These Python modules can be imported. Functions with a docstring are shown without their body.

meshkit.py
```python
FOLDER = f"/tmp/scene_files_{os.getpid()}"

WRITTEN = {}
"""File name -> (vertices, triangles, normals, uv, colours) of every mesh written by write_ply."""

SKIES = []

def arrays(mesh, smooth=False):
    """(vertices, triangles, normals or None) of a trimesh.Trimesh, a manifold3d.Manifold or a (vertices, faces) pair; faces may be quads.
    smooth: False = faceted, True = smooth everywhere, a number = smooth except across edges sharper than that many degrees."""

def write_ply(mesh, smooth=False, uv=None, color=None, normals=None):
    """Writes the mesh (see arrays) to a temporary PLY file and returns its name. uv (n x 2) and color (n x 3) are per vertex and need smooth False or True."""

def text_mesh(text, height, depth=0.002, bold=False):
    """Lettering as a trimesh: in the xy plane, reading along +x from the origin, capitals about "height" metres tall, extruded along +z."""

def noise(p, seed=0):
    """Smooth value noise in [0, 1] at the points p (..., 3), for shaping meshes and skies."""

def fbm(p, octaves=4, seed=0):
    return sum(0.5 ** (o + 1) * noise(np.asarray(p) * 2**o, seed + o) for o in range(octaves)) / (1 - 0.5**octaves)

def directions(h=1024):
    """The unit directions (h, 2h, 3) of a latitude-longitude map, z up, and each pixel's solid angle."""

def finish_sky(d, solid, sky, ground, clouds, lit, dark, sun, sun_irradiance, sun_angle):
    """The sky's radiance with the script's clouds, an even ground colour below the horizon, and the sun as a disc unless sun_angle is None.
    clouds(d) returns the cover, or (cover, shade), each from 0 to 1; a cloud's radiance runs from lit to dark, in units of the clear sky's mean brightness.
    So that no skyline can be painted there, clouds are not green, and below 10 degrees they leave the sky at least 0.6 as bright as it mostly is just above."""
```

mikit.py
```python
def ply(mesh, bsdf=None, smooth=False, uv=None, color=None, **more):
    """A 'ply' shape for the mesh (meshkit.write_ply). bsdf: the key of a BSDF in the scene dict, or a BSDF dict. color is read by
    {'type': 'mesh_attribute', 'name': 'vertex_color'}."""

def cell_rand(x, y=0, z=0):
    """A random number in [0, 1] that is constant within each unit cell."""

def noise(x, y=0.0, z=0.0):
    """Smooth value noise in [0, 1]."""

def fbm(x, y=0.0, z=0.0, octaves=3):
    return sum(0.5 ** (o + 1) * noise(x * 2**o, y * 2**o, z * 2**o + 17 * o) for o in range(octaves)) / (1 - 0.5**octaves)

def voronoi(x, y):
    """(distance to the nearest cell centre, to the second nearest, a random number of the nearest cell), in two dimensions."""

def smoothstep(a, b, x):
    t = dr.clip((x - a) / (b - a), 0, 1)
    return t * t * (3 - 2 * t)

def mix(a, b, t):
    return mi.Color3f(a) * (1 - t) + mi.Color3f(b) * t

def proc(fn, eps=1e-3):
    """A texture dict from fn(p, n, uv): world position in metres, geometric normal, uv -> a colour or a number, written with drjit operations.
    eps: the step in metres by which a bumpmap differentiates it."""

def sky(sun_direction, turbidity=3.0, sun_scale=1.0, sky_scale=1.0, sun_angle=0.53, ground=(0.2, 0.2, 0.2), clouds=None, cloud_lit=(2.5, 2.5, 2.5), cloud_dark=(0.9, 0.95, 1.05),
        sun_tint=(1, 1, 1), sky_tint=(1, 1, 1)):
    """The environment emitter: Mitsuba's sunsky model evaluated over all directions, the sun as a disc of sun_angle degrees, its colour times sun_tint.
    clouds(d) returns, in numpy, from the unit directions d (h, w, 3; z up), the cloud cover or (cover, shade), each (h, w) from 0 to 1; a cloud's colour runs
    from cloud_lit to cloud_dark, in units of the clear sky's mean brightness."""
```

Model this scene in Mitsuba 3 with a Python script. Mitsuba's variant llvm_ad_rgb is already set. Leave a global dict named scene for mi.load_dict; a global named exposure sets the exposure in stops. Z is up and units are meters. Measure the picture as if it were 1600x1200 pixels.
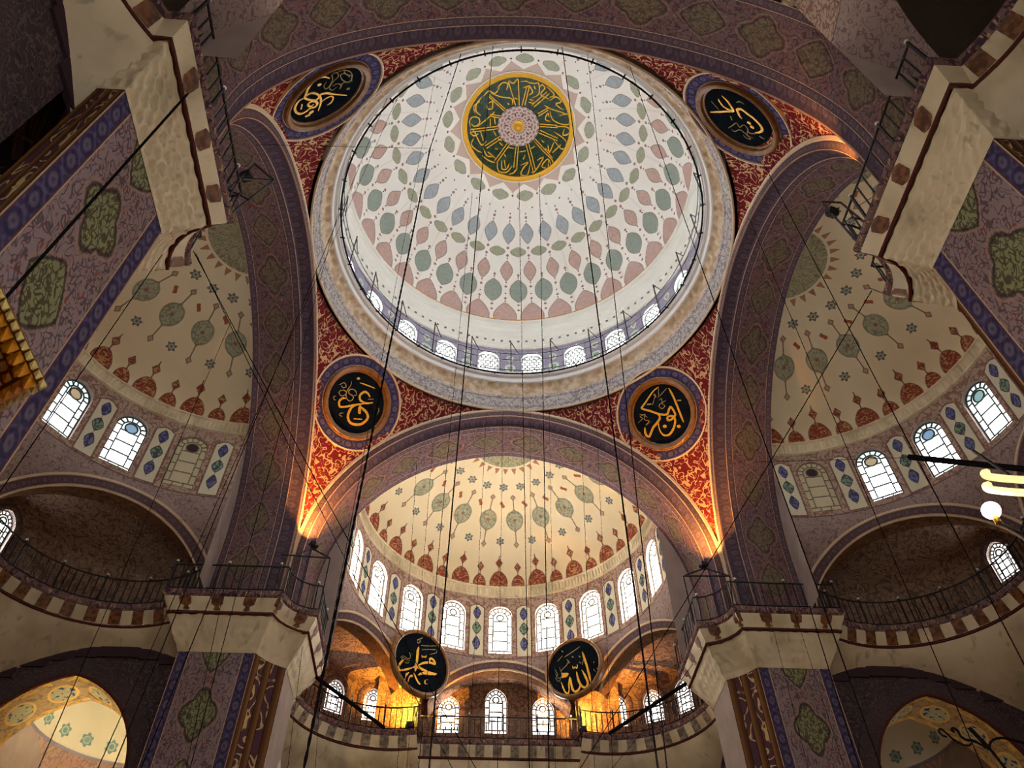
import math, random
import numpy as np
import drjit as dr
import trimesh
import mitsuba as mi
import mikit
from mikit import noise, fbm, cell_rand, smoothstep, mix, voronoi
from shapely.geometry import Polygon, LineString, box, Point
from shapely import affinity
from shapely.ops import unary_union

# ------------------------------------------------------------------ camera, light, exposure
S, Z0 = 8.0, 1.6                      # one "bay unit" (half the width between the great piers) is 8 m; eye height 1.6 m
def W(v):
    v = np.asarray(v, float)
    return v * S + np.array([0, 0, Z0])
CAM = np.array([-0.1892, -1.9665, 0.0])
PITCH, YAW, ROLL, FPX = math.radians(49.7072), math.radians(3.8538), math.radians(-0.6088), 1232.357
_f = np.array([math.sin(YAW) * math.cos(PITCH), math.cos(YAW) * math.cos(PITCH), math.sin(PITCH)])
_r = np.array([math.cos(YAW), -math.sin(YAW), 0.0])
_u = np.cross(_r, _f)
_up = -math.sin(ROLL) * _r + math.cos(ROLL) * _u
T = mi.ScalarTransform4f
scene, labels = {}, {}
scene['camera'] = {'type': 'perspective', 'fov': 2 * math.degrees(math.atan(800 / FPX)), 'fov_axis': 'x', 'near_clip': 0.05, 'far_clip': 500.0,
                   'to_world': T().look_at(origin=W(CAM).tolist(), target=(W(CAM) + _f * 10).tolist(), up=_up.tolist())}
exposure = 1.15
PANE = 9.0            # radiance of the bright daylit panes
SPOT = 1.0
SIDE = 0.20           # the side windows face a shaded sky
AISLE = 900.0
BULB = 40.0           # radiance of the small warm chandelier bulbs


# ------------------------------------------------------------------ helpers
count = {}
def numbered(name):
    n = count.get(name, 0)
    count[name] = n + 1
    return name if n == 0 else f'{name}_{n:03d}'
def tag(key, label=None, cat=None, group=None, kind=None):
    d = labels.setdefault(key, {})
    if label: d['label'] = label
    if cat: d['category'] = cat
    if group: d['group'] = group
    if kind: d['kind'] = kind
    return key
def thing(name, label=None, cat=None, group=None, kind=None):
    return tag(numbered(name), label, cat, group, kind)
def part(parent, name): return numbered(parent + '__' + name)
def put(key, v, f, mat, smooth=False, uv=None, world=False, **more):
    v = np.asarray(v, float)
    if not world: v = W(v)
    f = np.asarray(f, int)
    if f.ndim == 2 and f.shape[1] == 4: f = np.vstack([f[:, [0, 1, 2]], f[:, [0, 2, 3]]])
    if smooth not in (True, False): uv = None
    scene[key] = mikit.ply((v, f), mat, smooth=smooth, uv=uv, **more)
    return key
def join(meshes):
    V, F, n = [], [], 0
    for v, f in meshes:
        f = np.asarray(f, int)
        if f.shape[1] == 4: f = np.vstack([f[:, [0, 1, 2]], f[:, [0, 2, 3]]])
        V.append(np.asarray(v, float)); F.append(f + n); n += len(v)
    return np.vstack(V), np.vstack(F)
def grid(P):
    """(vertices, triangles) of an (nu, nv, 3) array of points."""
    nu, nv = P.shape[:2]
    i = np.arange(nu * nv).reshape(nu, nv)
    a, b, c, d = i[:-1, :-1].ravel(), i[1:, :-1].ravel(), i[1:, 1:].ravel(), i[:-1, 1:].ravel()
    return P.reshape(-1, 3), np.vstack([np.stack([a, b, c], 1), np.stack([a, c, d], 1)])
def flip(f): return np.asarray(f)[:, ::-1]
def tube(path, r, n=6, caps=True):
    """A round bar along a polyline."""
    P = np.asarray(path, float)
    t = np.gradient(P, axis=0) if len(P) > 2 else np.repeat((P[1] - P[0])[None], 2, 0)
    t /= np.maximum(np.linalg.norm(t, axis=1, keepdims=True), 1e-12)
    ref = np.array([0, 0, 1.0]) if abs(t[0, 2]) < 0.9 else np.array([1.0, 0, 0])
    x = np.cross(t, ref); x /= np.maximum(np.linalg.norm(x, axis=1, keepdims=True), 1e-9)
    y = np.cross(t, x)
    a = np.arange(n) / n * 2 * np.pi
    r = np.broadcast_to(np.asarray(r, float), (len(P),))
    ring = P[:, None] + r[:, None, None] * (np.cos(a)[None, :, None] * x[:, None] + np.sin(a)[None, :, None] * y[:, None])
    v = ring.reshape(-1, 3); F = []
    for k in range(len(P) - 1):
        for j in range(n):
            p, q = k * n + j, k * n + (j + 1) % n
            F += [[p, q, q + n], [p, q + n, p + n]]
    if caps:
        for base in (0, (len(P) - 1) * n):
            for j in range(1, n - 1): F.append([base, base + j, base + j + 1])
    return v, np.array(F)
def bar(a, b, w, h=None, up=(0, 0, 1)):
    """A square bar from a to b."""
    a, b = np.asarray(a, float), np.asarray(b, float); h = w if h is None else h
    t = (b - a) / np.linalg.norm(b - a); up = np.asarray(up, float)
    if abs(t @ up) > 0.95: up = np.array([1.0, 0, 0])
    x = np.cross(t, up); x /= np.linalg.norm(x); y = np.cross(x, t)
    v = np.array([p + sx * x * w / 2 + sy * y * h / 2 for p in (a, b) for sx, sy in ((-1, -1), (1, -1), (1, 1), (-1, 1))])
    return v, np.array([[0, 1, 2], [0, 2, 3], [4, 6, 5], [4, 7, 6]] + [t for k in range(4) for t in ([k, k + 4, (k + 1) % 4 + 4], [k, (k + 1) % 4 + 4, (k + 1) % 4])])
def polys(g):
    return [p for p in getattr(g, 'geoms', [g]) if p.geom_type == 'Polygon' and p.area > 1e-9] if not g.is_empty else []
def tri(poly):
    V, F, n = [], [], 0
    for g in polys(poly):
        v, f = trimesh.creation.triangulate_polygon(g, engine='earcut')
        if len(f) == 0: continue
        V.append(v); F.append(f + n); n += len(v)
    return np.vstack(V), np.vstack(F)
def extrude(poly, h):
    ms = [trimesh.creation.extrude_polygon(g, h, engine='earcut') for g in polys(poly)]
    return join([(m.vertices, m.faces) for m in ms])
def strips(poly, step):
    """Triangulates a polygon cut into upright strips, so that it can be bent."""
    x0, y0, x1, y1 = poly.bounds
    V, F, n = [], [], 0
    k = np.arange(math.floor(x0 / step), math.ceil(x1 / step))
    for i in k:
        g = poly.intersection(box(i * step, y0 - 1, (i + 1) * step, y1 + 1))
        for p in polys(g):
            v, f = trimesh.creation.triangulate_polygon(p, engine='earcut')
            if len(f): V.append(v); F.append(f + n); n += len(v)
    return np.vstack(V), np.vstack(F)
def ring_pts(c, r, n=40, a0=0, a1=2 * math.pi): 
    a = np.linspace(a0, a1, n); return np.stack([c[0] + r * np.cos(a), c[1] + r * np.sin(a)], 1)
def arched(w, h, pointed=0.0, n=14):
    """An upright opening w wide and h high, with a round or pointed head, its foot at the origin."""
    r = w / 2 * (1 + pointed); c = r - w / 2
    a = np.linspace(0, math.acos(c / r), n)
    R = np.stack([-c + r * np.cos(a), r * np.sin(a)], 1)
    y0 = h - R[-1, 1]
    R[:, 1] += y0
    L = R[::-1] * [-1, 1]
    return Polygon(np.vstack([[[-w / 2, 0], [w / 2, 0]], R, L[1:]]))
# ------------------------------------------------------------------ materials
def lin(r, g, b): return [((x / 255 + 0.055) / 1.055) ** 2.4 if x > 10 else x / 255 / 12.92 for x in (r, g, b)]
def C(r, g, b): return mi.Color3f(lin(r, g, b))
def rgb(r, g, b): return {'type': 'rgb', 'value': lin(r, g, b)}
def diffuse(key, fn_or_rgb, rough=None, bump=None, eps=2e-3):
    tex = rgb(*fn_or_rgb) if isinstance(fn_or_rgb, tuple) else mikit.proc(fn_or_rgb)
    b = {'type': 'diffuse', 'reflectance': tex} if rough is None else {'type': 'principled', 'base_color': tex, 'roughness': rough, 'specular': 0.4}
    if bump: b = {'type': 'bumpmap', 'bsdf': b, 'arbitrary': mikit.proc(bump, eps), 'scale': 1.0}
    scene[key] = {'type': 'twosided', 'bsdf': b}
def frac(x): return x - dr.floor(x)
def sel(m, a, b): return dr.select(m, a, b)
def soft(d, e=0.004): return smoothstep(e, -e, d)                 # 1 inside (d < 0)

def leafy(u, v, k, seed=0.0):
    """Distance-like number to a scrolling tangle of stems (small near a stem), and a second one."""
    wu = noise(u * k * 0.55 + seed, v * k * 0.55, 2.5) - 0.5
    wv = noise(u * k * 0.55, v * k * 0.55 + seed, 7.5) - 0.5
    x, y = u * k + wu * 2.6, v * k + wv * 2.6
    return dr.abs(noise(x, y, 1.5 + seed) - noise(x + 9.3, y + 4.1, 5.5)), noise(x * 1.7, y * 1.7, 11.5)

def purple_field(u, v, k=80.0, lift=0.0):
    s, m = leafy(u, v, k)
    big = noise(u * 5, v * 5, 0.5)
    c = mix(mix(C(122, 100, 104), C(118, 90, 82), big), mix(C(158, 142, 148), C(146, 122, 118), big), lift)
    c = mix(c, C(62, 52, 62), smoothstep(0.11, 0.03, s) * 0.7)
    c = mix(c, C(132, 52, 40), smoothstep(0.66, 0.74, m) * 0.8)
    return mix(c, C(160, 136, 120), smoothstep(0.30, 0.22, m) * 0.6)
def red_field(u, v, k=74.0):
    s, m = leafy(u, v, k)
    c = mix(C(118, 38, 34), C(88, 30, 44), m)
    c = mix(c, C(204, 164, 124), smoothstep(0.088, 0.048, s) * 0.92)
    return mix(c, C(214, 170, 110), smoothstep(0.76, 0.82, m) * 0.6)
def rosette_band(t, v, bw, rich=0.5):
    """t from 0 to 1 across the band, v along it. rich: how blue and strong the rosettes are."""
    q = (frac(v / bw) - 0.5)
    d = dr.sqrt(q * q + (t - 0.5) * (t - 0.5))
    base = mix(C(112, 92, 94), C(92, 86, 118), rich)
    dark = mix(C(74, 56, 62), C(40, 38, 74), rich)
    w = 0.55 + 0.35 * rich
    c = mix(base, dark, smoothstep(0.45, 0.60, noise(t * 7, v / bw * 7, 1.0)) * 0.55 * w)
    c = mix(c, dark, smoothstep(0.13, 0.04, dr.abs(d - 0.33)) * w * 0.8)
    c = mix(c, mix(C(132, 114, 108), C(112, 102, 116), rich), smoothstep(0.26, 0.16, d) * w * 0.6)
    c = mix(c, dark, smoothstep(0.10, 0.05, d) * w * 0.6)
    c = mix(c, dark, smoothstep(0.17, 0.05, dr.abs(dr.abs(q) - 0.5)) * smoothstep(0.1, 0.3, dr.abs(t - 0.5)) * w * 0.7)
    e = dr.minimum(t, 1 - t)
    c = mix(c, C(92, 60, 62), smoothstep(0.17, 0.12, e) * 0.7)
    return mix(c, C(190, 158, 134), smoothstep(0.09, 0.04, e))
def panel_color(U, V, w, bw, period=0.245, mw=0.070, rich=0.35, strong=0.75, lift=0.0):
    a = (U - 0.5) * w
    t = (dr.abs(a) - (w / 2 - bw)) / bw
    field = purple_field(a, V, 80.0, lift)
    h = V / period
    b = (frac(h) - 0.5) * period
    odd = frac(dr.floor(h) * 0.5) > 0.25
    x, y = dr.abs(a) / mw, dr.abs(b) / (period * 0.36)
    lozenge = dr.power(x, 1.25) + dr.power(y, 1.25) - 1
    lobed = dr.minimum(dr.sqrt(dr.sqr(x * 0.88) + dr.sqr(y * 1.6)), dr.sqrt(dr.sqr(x * 1.55) + dr.sqr(y * 0.95))) - 1
    d = sel(odd, lobed, lozenge)
    s, m = leafy(a, V, 90.0, 3.0)
    med = mix(mix(C(124, 114, 84), C(140, 144, 104), lift), C(84, 78, 60), smoothstep(0.16, 0.05, s))
    med = mix(med, C(160, 144, 104), smoothstep(0.7, 0.8, m) * 0.6)
    c = mix(field, med, soft(d, 0.03) * strong)
    c = mix(c, C(52, 42, 42), smoothstep(0.11, 0.03, dr.abs(d)) * 0.8 * strong)
    c = mix(c, C(164, 134, 112), smoothstep(0.08, 0.02, dr.abs(d - 0.17)) * 0.6 * strong)
    return sel(t > 0, rosette_band(dr.clip(t, 0, 1), V, bw, rich), c)

diffuse('soffit', lambda p, n, uv: panel_color(uv.x, uv.y, 0.30, 0.042, rich=0.15, strong=0.62))
diffuse('pier_panel', lambda p, n, uv: panel_color(uv.x, uv.y, 0.50, 0.078, 0.27, 0.095, rich=0.85, strong=0.95, lift=0.8))
def red_paint(p, n, uv): return red_field(uv.x, uv.y)
diffuse('red_scroll', red_paint)
diffuse('chamfer_band', lambda p, n, uv: mix(rosette_band(uv.x, uv.y, 0.06, 0.3), C(70, 56, 66), 0.35))
def archivolt_paint(p, n, uv): return rosette_band(uv.x, uv.y, 0.035, 0.0)
diffuse('archivolt', archivolt_paint)
def lip_paint(p, n, uv):
    s, m = leafy(uv.x * 0.03, uv.y, 110.0)
    c = mix(C(126, 98, 94), C(74, 56, 66), smoothstep(0.12, 0.05, s))
    c = mix(c, C(196, 164, 122), smoothstep(0.64, 0.72, m) * 0.8)
    return mix(c, C(58, 44, 58), smoothstep(0.10, 0.03, dr.minimum(uv.x, 1 - uv.x)))
diffuse('lip', lip_paint)
def cream_wall(p, n, uv):
    g = fbm(p.x * 1.1, p.y * 1.1, p.z * 0.6, 4)
    c = mix(C(222, 204, 168), C(188, 170, 134), smoothstep(0.35, 0.75, g))
    return mix(c, C(150, 138, 108), smoothstep(0.62, 0.85, fbm(p.x * 5, p.y * 5, p.z * 0.8, 3)) * 0.6)
diffuse('cream_stone', cream_wall, rough=0.55)
def brown_stone(p, n, uv):
    g = fbm(p.x * 9, p.y * 9, p.z * 9, 3)
    return mix(C(128, 78, 38), C(84, 48, 26), smoothstep(0.35, 0.65, g))
diffuse('brown_stone', brown_stone, rough=0.5)
def grey_stone(p, n, uv):
    g = fbm(p.x * 7, p.y * 7, p.z * 7, 3)
    return mix(C(150, 134, 112), C(104, 90, 74), smoothstep(0.35, 0.65, g))
diffuse('grey_stone', grey_stone, rough=0.5)
def plaster_lilac(p, n, uv):
    g = fbm(p.x * 1.5, p.y * 1.5, p.z * 1.5, 4)
    s, m = leafy(uv.x, uv.y, 60.0)
    c = mix(C(158, 142, 142), C(138, 118, 110), g)
    return mix(c, C(108, 92, 100), smoothstep(0.10, 0.04, s) * 0.5)
diffuse('lilac_plaster', plaster_lilac)
def soffit_small(p, n, uv):
    s, m = leafy(uv.x, uv.y, 70.0)
    c = mix(C(128, 92, 62), C(104, 70, 48), noise(uv.x * 8, uv.y * 5, 0.5))
    return mix(c, C(66, 42, 40), smoothstep(0.10, 0.04, s) * 0.6)
diffuse('recess_soffit', soffit_small)
def plain_plaster(p, n, uv):
    g = fbm(p.x * 2.5, p.y * 2.5, p.z * 1.2, 4)
    return mix(C(178, 160, 150), C(150, 132, 124), g)
diffuse('plain_plaster', plain_plaster)
def exedra_paint(p, n, uv):
    s, m = leafy(uv.x, uv.y, 60.0)
    c = mix(C(140, 108, 88), C(158, 132, 108), noise(uv.x * 5, uv.y * 5, 0.5))
    c = mix(c, C(86, 52, 46), smoothstep(0.11, 0.04, s) * 0.7)
    return mix(c, C(196, 170, 128), smoothstep(0.68, 0.76, m) * 0.6)
diffuse('exedra_paint', exedra_paint)
def moulding_paint(p, n, uv):
    t = uv.x
    band = frac(t * 5.0)
    s, m = leafy(t * 0.2, uv.y, 40.0)
    c = mix(C(120, 84, 52), C(84, 54, 38), smoothstep(0.2, 0.8, band))
    pat = mix(C(84, 58, 66), C(190, 160, 110), smoothstep(0.12, 0.05, s))
    c = sel((dr.floor(t * 5.0) == 1) | (dr.floor(t * 5.0) == 3), pat, c)
    return mix(c, C(40, 24, 30), smoothstep(0.10, 0.02, dr.minimum(band, 1 - band)) * 0.8)
diffuse('moulding', moulding_paint)

# the great dome: painted rows of lozenges, drops and ovals; 34 to a turn
DR, DZ, DTOP = 0.957, 4.071, 4.851
DH = DTOP - DZ
def dome_paint(p, n, uv):
    x, y, z = p.x / S, p.y / S, (p.z - Z0) / S
    r = dr.sqrt(x * x + y * y)
    t = dr.atan2((z - DZ) / DH, r / DR) * (180 / math.pi)
    az = dr.atan2(x, y) * (180 / math.pi)
    sp = 360.0 / 34
    q = (az - 3.33) / sp
    a1 = (frac(q + 0.5) - 0.5) * sp * (math.pi / 180) * r          # sideways distance from the lozenge meridian
    a2 = (frac(q) - 0.5) * sp * (math.pi / 180) * r                # from the drop meridian
    tr = t * (math.pi / 180)
    ds = dr.sqrt(DR * DR * dr.sqr(dr.sin(tr)) + DH * DH * dr.sqr(dr.cos(tr))) * (math.pi / 180)
    cell = sp * (math.pi / 180) * r
    fine = noise(x * 95, y * 95, z * 95)
    grain = (fine - 0.5) * 0.35
    c = mix(C(241, 235, 224), C(234, 223, 208), fbm(x * 4, y * 4, z * 4, 3))
    c = mix(c, C(196, 178, 160), smoothstep(0.022, 0.010, dr.abs(frac(az / sp * 0.5 + 0.3) - 0.5)) * 0.25)
    def paint(c, d, col, edge=C(120, 104, 92)):
        c = mix(c, mix(col, C(92, 84, 78), dr.clip(grain + 0.10, 0, 0.4)), soft(d, 0.0022))
        return mix(c, edge, smoothstep(0.005, 0.002, dr.abs(d)) * 0.6)
    def drop(a, tc, hw, hh, p1=1.7):
        b = (t - tc) * ds
        return (dr.abs(a) / hw + dr.power(dr.abs(b) / hh, p1) - 1) * hw
    def gem(c, a, tc, s=0.011, col=C(152, 112, 100)):
        return mix(c, col, soft(dr.abs(a) + dr.abs(t - tc) * ds - s, 0.002))
    # base turbans
    ht = dr.clip((t - 1.0) / 11.6, 0, 1)
    wt = cell * (0.40 + 0.08 * dr.sin(ht * 3.1)) * dr.power(dr.maximum(1 - dr.power(ht, 1.5), 1e-4), 0.62)
    c = paint(c, dr.maximum(dr.abs(a2) - wt, (t - 12.6) * ds), C(198, 164, 152))
    c = paint(c, drop(a1, 19.3, 0.056, 0.090, 2.4), C(152, 160, 146))
    c = paint(c, drop(a2, 29.8, 0.040, 0.074), C(200, 166, 152))
    c = paint(c, drop(a1, 38.8, 0.050, 0.034, 2.2), C(168, 166, 138))
    c = paint(c, drop(a2, 46.9, 0.040, 0.070), C(170, 174, 174))
    for a, tc in ((a1, 11.2), (a2, 15.2), (a2, 21.8), (a1, 27.8), (a2, 37.2), (a2, 40.6), (a2, 53.7), (a1, 8.0)):
        c = gem(c, a, tc)
    for a, tc in ((a2, 55.3), (a2, 52.2), (a1, 57.5), (a2, 35.8), (a2, 24.0), (a2, 13.6), (a2, 18.0), (a1, 26.6)):
        c = gem(c, a, tc, 0.006, C(88, 62, 58))
    q17 = (az - 9.3) / (2 * sp)
    a17 = (frac(q17 + 0.5) - 0.5) * 2 * sp * (math.pi / 180) * r
    c = paint(c, drop(a17, 62.5, 0.052, 0.036, 2.2), C(170, 170, 144))
    f17 = dr.abs(frac(q17) - 0.5) * 2                              # 0 at a point, 1 in a valley
    edge = 63.4 + 3.9 * dr.power(f17, 0.75)
    c = mix(c, C(198, 172, 156), smoothstep(-0.25, 0.25, t - edge))
    c = mix(c, C(240, 228, 210), smoothstep(0.55, 0.25, dr.abs(t - edge + 0.5)))
    c = gem(c, (frac(q17) - 0.5) * 2 * sp * (math.pi / 180) * r, 62.6, 0.008, C(96, 70, 66))
    # the gilt fillet at the springing
    return mix(c, C(190, 134, 66), smoothstep(1.5, 1.1, t))
diffuse('dome_paint', dome_paint)

# the half domes: 21 repeats to a full turn
SR, SZ, SH, SD = 0.80, 2.866, 0.45, 1.29
def semi_paint(p, n, uv):
    az, t = uv.x * (180 / math.pi), uv.y * (180 / math.pi)
    r = SR * dr.cos(uv.y)
    sp = 17.14
    q = (az + 0.8) / sp
    a0 = (frac(q + 0.5) - 0.5) * sp * (math.pi / 180) * r          # big finial meridian
    a1 = (frac(q) - 0.5) * sp * (math.pi / 180) * r                # small finial meridian
    ds = dr.sqrt(SR * SR * dr.sqr(dr.sin(uv.y)) + SH * SH * dr.sqr(dr.cos(uv.y))) * (math.pi / 180)
    cell = sp * (math.pi / 180) * r
    c = mix(C(236, 218, 182), C(224, 202, 160), fbm(p.x * 0.5, p.y * 0.5, p.z * 0.5, 3))
    s, m = leafy(az * 0.012, t * 0.012, 75.0)
    redc = mix(C(140, 66, 54), C(204, 160, 112), smoothstep(0.10, 0.05, s) * 0.7)
    redc = mix(redc, C(70, 50, 44), smoothstep(0.72, 0.8, m) * 0.6)
    olive = mix(C(172, 168, 138), C(138, 134, 108), smoothstep(0.12, 0.05, s))
    def paint(c, d, col, edge=C(116, 78, 60)):
        c = mix(c, col, soft(d, 0.0022))
        return mix(c, edge, smoothstep(0.005, 0.002, dr.abs(d)) * 0.7)
    def turban(c, a, top, w):
        h = dr.clip(t / top, 0, 1)
        prof = w * (0.80 + 0.35 * dr.sin(h * 2.4)) * dr.power(dr.maximum(1 - h, 1e-4), 0.42)
        c = paint(c, dr.maximum(dr.abs(a) - prof, (t - top) * ds), redc)
        return c
    def gem(c, a, tc, w, h, col): return paint(c, (dr.abs(a) / w + dr.abs(t - tc) * ds / h - 1) * w, col)
    def stem(c, a, t0, t1): return mix(c, C(132, 104, 84), soft(dr.maximum(dr.abs(a) - 0.003, dr.maximum(t - t1, t0 - t) * ds), 0.002))
    c = stem(c, a0, 13.0, 24.5); c = stem(c, a1, 10.0, 19.5)
    c = turban(c, a0, 13.6, 0.060); c = turban(c, a1, 10.4, 0.042)
    c = mix(c, redc, smoothstep(2.0, 1.4, t))
    c = gem(c, a0, 19.4, 0.020, 0.028, redc); c = gem(c, a1, 16.2, 0.019, 0.027, redc)
    def star(c, a, tc, rad, col):
        b = (t - tc) * ds
        rr, th = dr.sqrt(a * a + b * b), dr.atan2(a, b)
        d = rr - rad * (0.78 + 0.22 * dr.cos(6 * th))
        c = paint(c, d, col, C(70, 70, 70))
        return mix(c, C(212, 198, 160), soft(dr.abs(rr - rad * 0.42) - 0.002, 0.002))
    c = star(c, a0, 33.6, 0.024, C(112, 122, 122))
    c = star(c, a0, 64.6, 0.026, C(116, 122, 116))
    c = stem(c, a1, 32.0, 58.0)
    b = (t - 46.0) * ds
    d = (dr.sqrt(dr.sqr(a1 / 0.050) + dr.sqr(b / 0.062)) - 1 - 0.14 * smoothstep(0.3, 0.0, dr.abs(a1 / 0.05)) ) * 0.05
    c = paint(c, d, olive, C(120, 116, 92))
    c = mix(c, C(150, 104, 80), soft(dr.sqrt(a1 * a1 + b * b) - 0.010, 0.002))
    c = gem(c, a1, 31.4, 0.014, 0.018, C(186, 152, 122)); c = gem(c, a1, 58.8, 0.014, 0.018, C(176, 150, 120))
    bs = (t - 54.8) * ds
    c = mix(c, C(160, 92, 58), soft(dr.sqrt(dr.sqr((a0 + 0.35 * dr.sin(bs * 120) * 0.02) / 0.011) + dr.sqr(bs / 0.022)) - 1, 0.12))
    # sun round the crown: points, then a disc of arabesque
    rt = dr.abs(frac(az / 13.0 + 0.5) - 0.5) * 2
    c = mix(c, C(172, 122, 88), smoothstep(-0.2, 0.2, t - (71.4 + 5.2 * rt)) )
    c = mix(c, C(226, 210, 176), smoothstep(74.6, 74.9, t) * smoothstep(75.9, 75.6, t))
    c = mix(c, mix(C(176, 168, 132), C(128, 118, 88), smoothstep(0.12, 0.05, s)), smoothstep(75.7, 75.9, t))
    return c
diffuse('semi_paint', semi_paint)

def semi_wall_paint(p, n, uv):
    """uv.x in window spacings (a window at every whole number), uv.y the height."""
    q, z = uv.x, uv.y
    a = (frac(q) - 0.5) * 0.276                                     # from the middle of the pier between two windows
    s, m = leafy(q * 0.276, z, 70.0)
    c = mix(C(170, 140, 122), C(188, 164, 144), noise(q * 9, z * 20, 0.5))
    c = mix(c, C(126, 84, 72), smoothstep(0.13, 0.05, s) * 0.75)
    lower = mix(C(168, 146, 134), C(150, 128, 124), noise(q * 6, z * 9, 4.5))
    s2, m2 = leafy(q * 0.276, z, 95.0, 5.0)
    lower = mix(lower, C(104, 78, 80), smoothstep(0.07, 0.03, s2) * 0.7)
    lower = mix(lower, C(186, 160, 140), smoothstep(0.74, 0.8, m2) * 0.5)
    c = sel(z < 2.395, lower, c)
    top = 2.735 - dr.maximum(0, dr.abs(a) - 0.012) * 0.7
    pan = dr.maximum(dr.abs(a) - 0.040, dr.maximum(z - top, 2.405 - z))
    c = mix(c, C(214, 204, 176), soft(pan, 0.002))
    c = mix(c, C(110, 76, 64), smoothstep(0.006, 0.002, dr.abs(pan - 0.004)) * 0.7)
    for zc, w, h, col in ((2.680, 0.022, 0.040, C(104, 106, 150)), (2.580, 0.026, 0.038, C(126, 150, 122)), (2.482, 0.022, 0.040, C(112, 114, 152))):
        b = (z - zc)
        d = (dr.power(dr.abs(a) / w, 1.5) + dr.power(dr.abs(b) / h, 1.3) - 1) * w
        col2 = mix(col, C(60, 60, 84), smoothstep(0.16, 0.06, s) * 0.8)
        c = mix(c, col2, soft(d, 0.002))
        c = mix(c, C(60, 54, 70), smoothstep(0.004, 0.0015, dr.abs(d)) * 0.8)
    c = mix(c, C(90, 60, 60), soft(dr.maximum(dr.abs(a) - 0.002, dr.maximum(z - 2.72, 2.43 - z)), 0.001) * sel(pan < 0, 0.5, 0.0))
    return mix(c, C(96, 70, 66), smoothstep(0.005, 0.002, dr.abs(z - 2.392)) * 0.7)
diffuse('semi_wall', semi_wall_paint)
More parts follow.
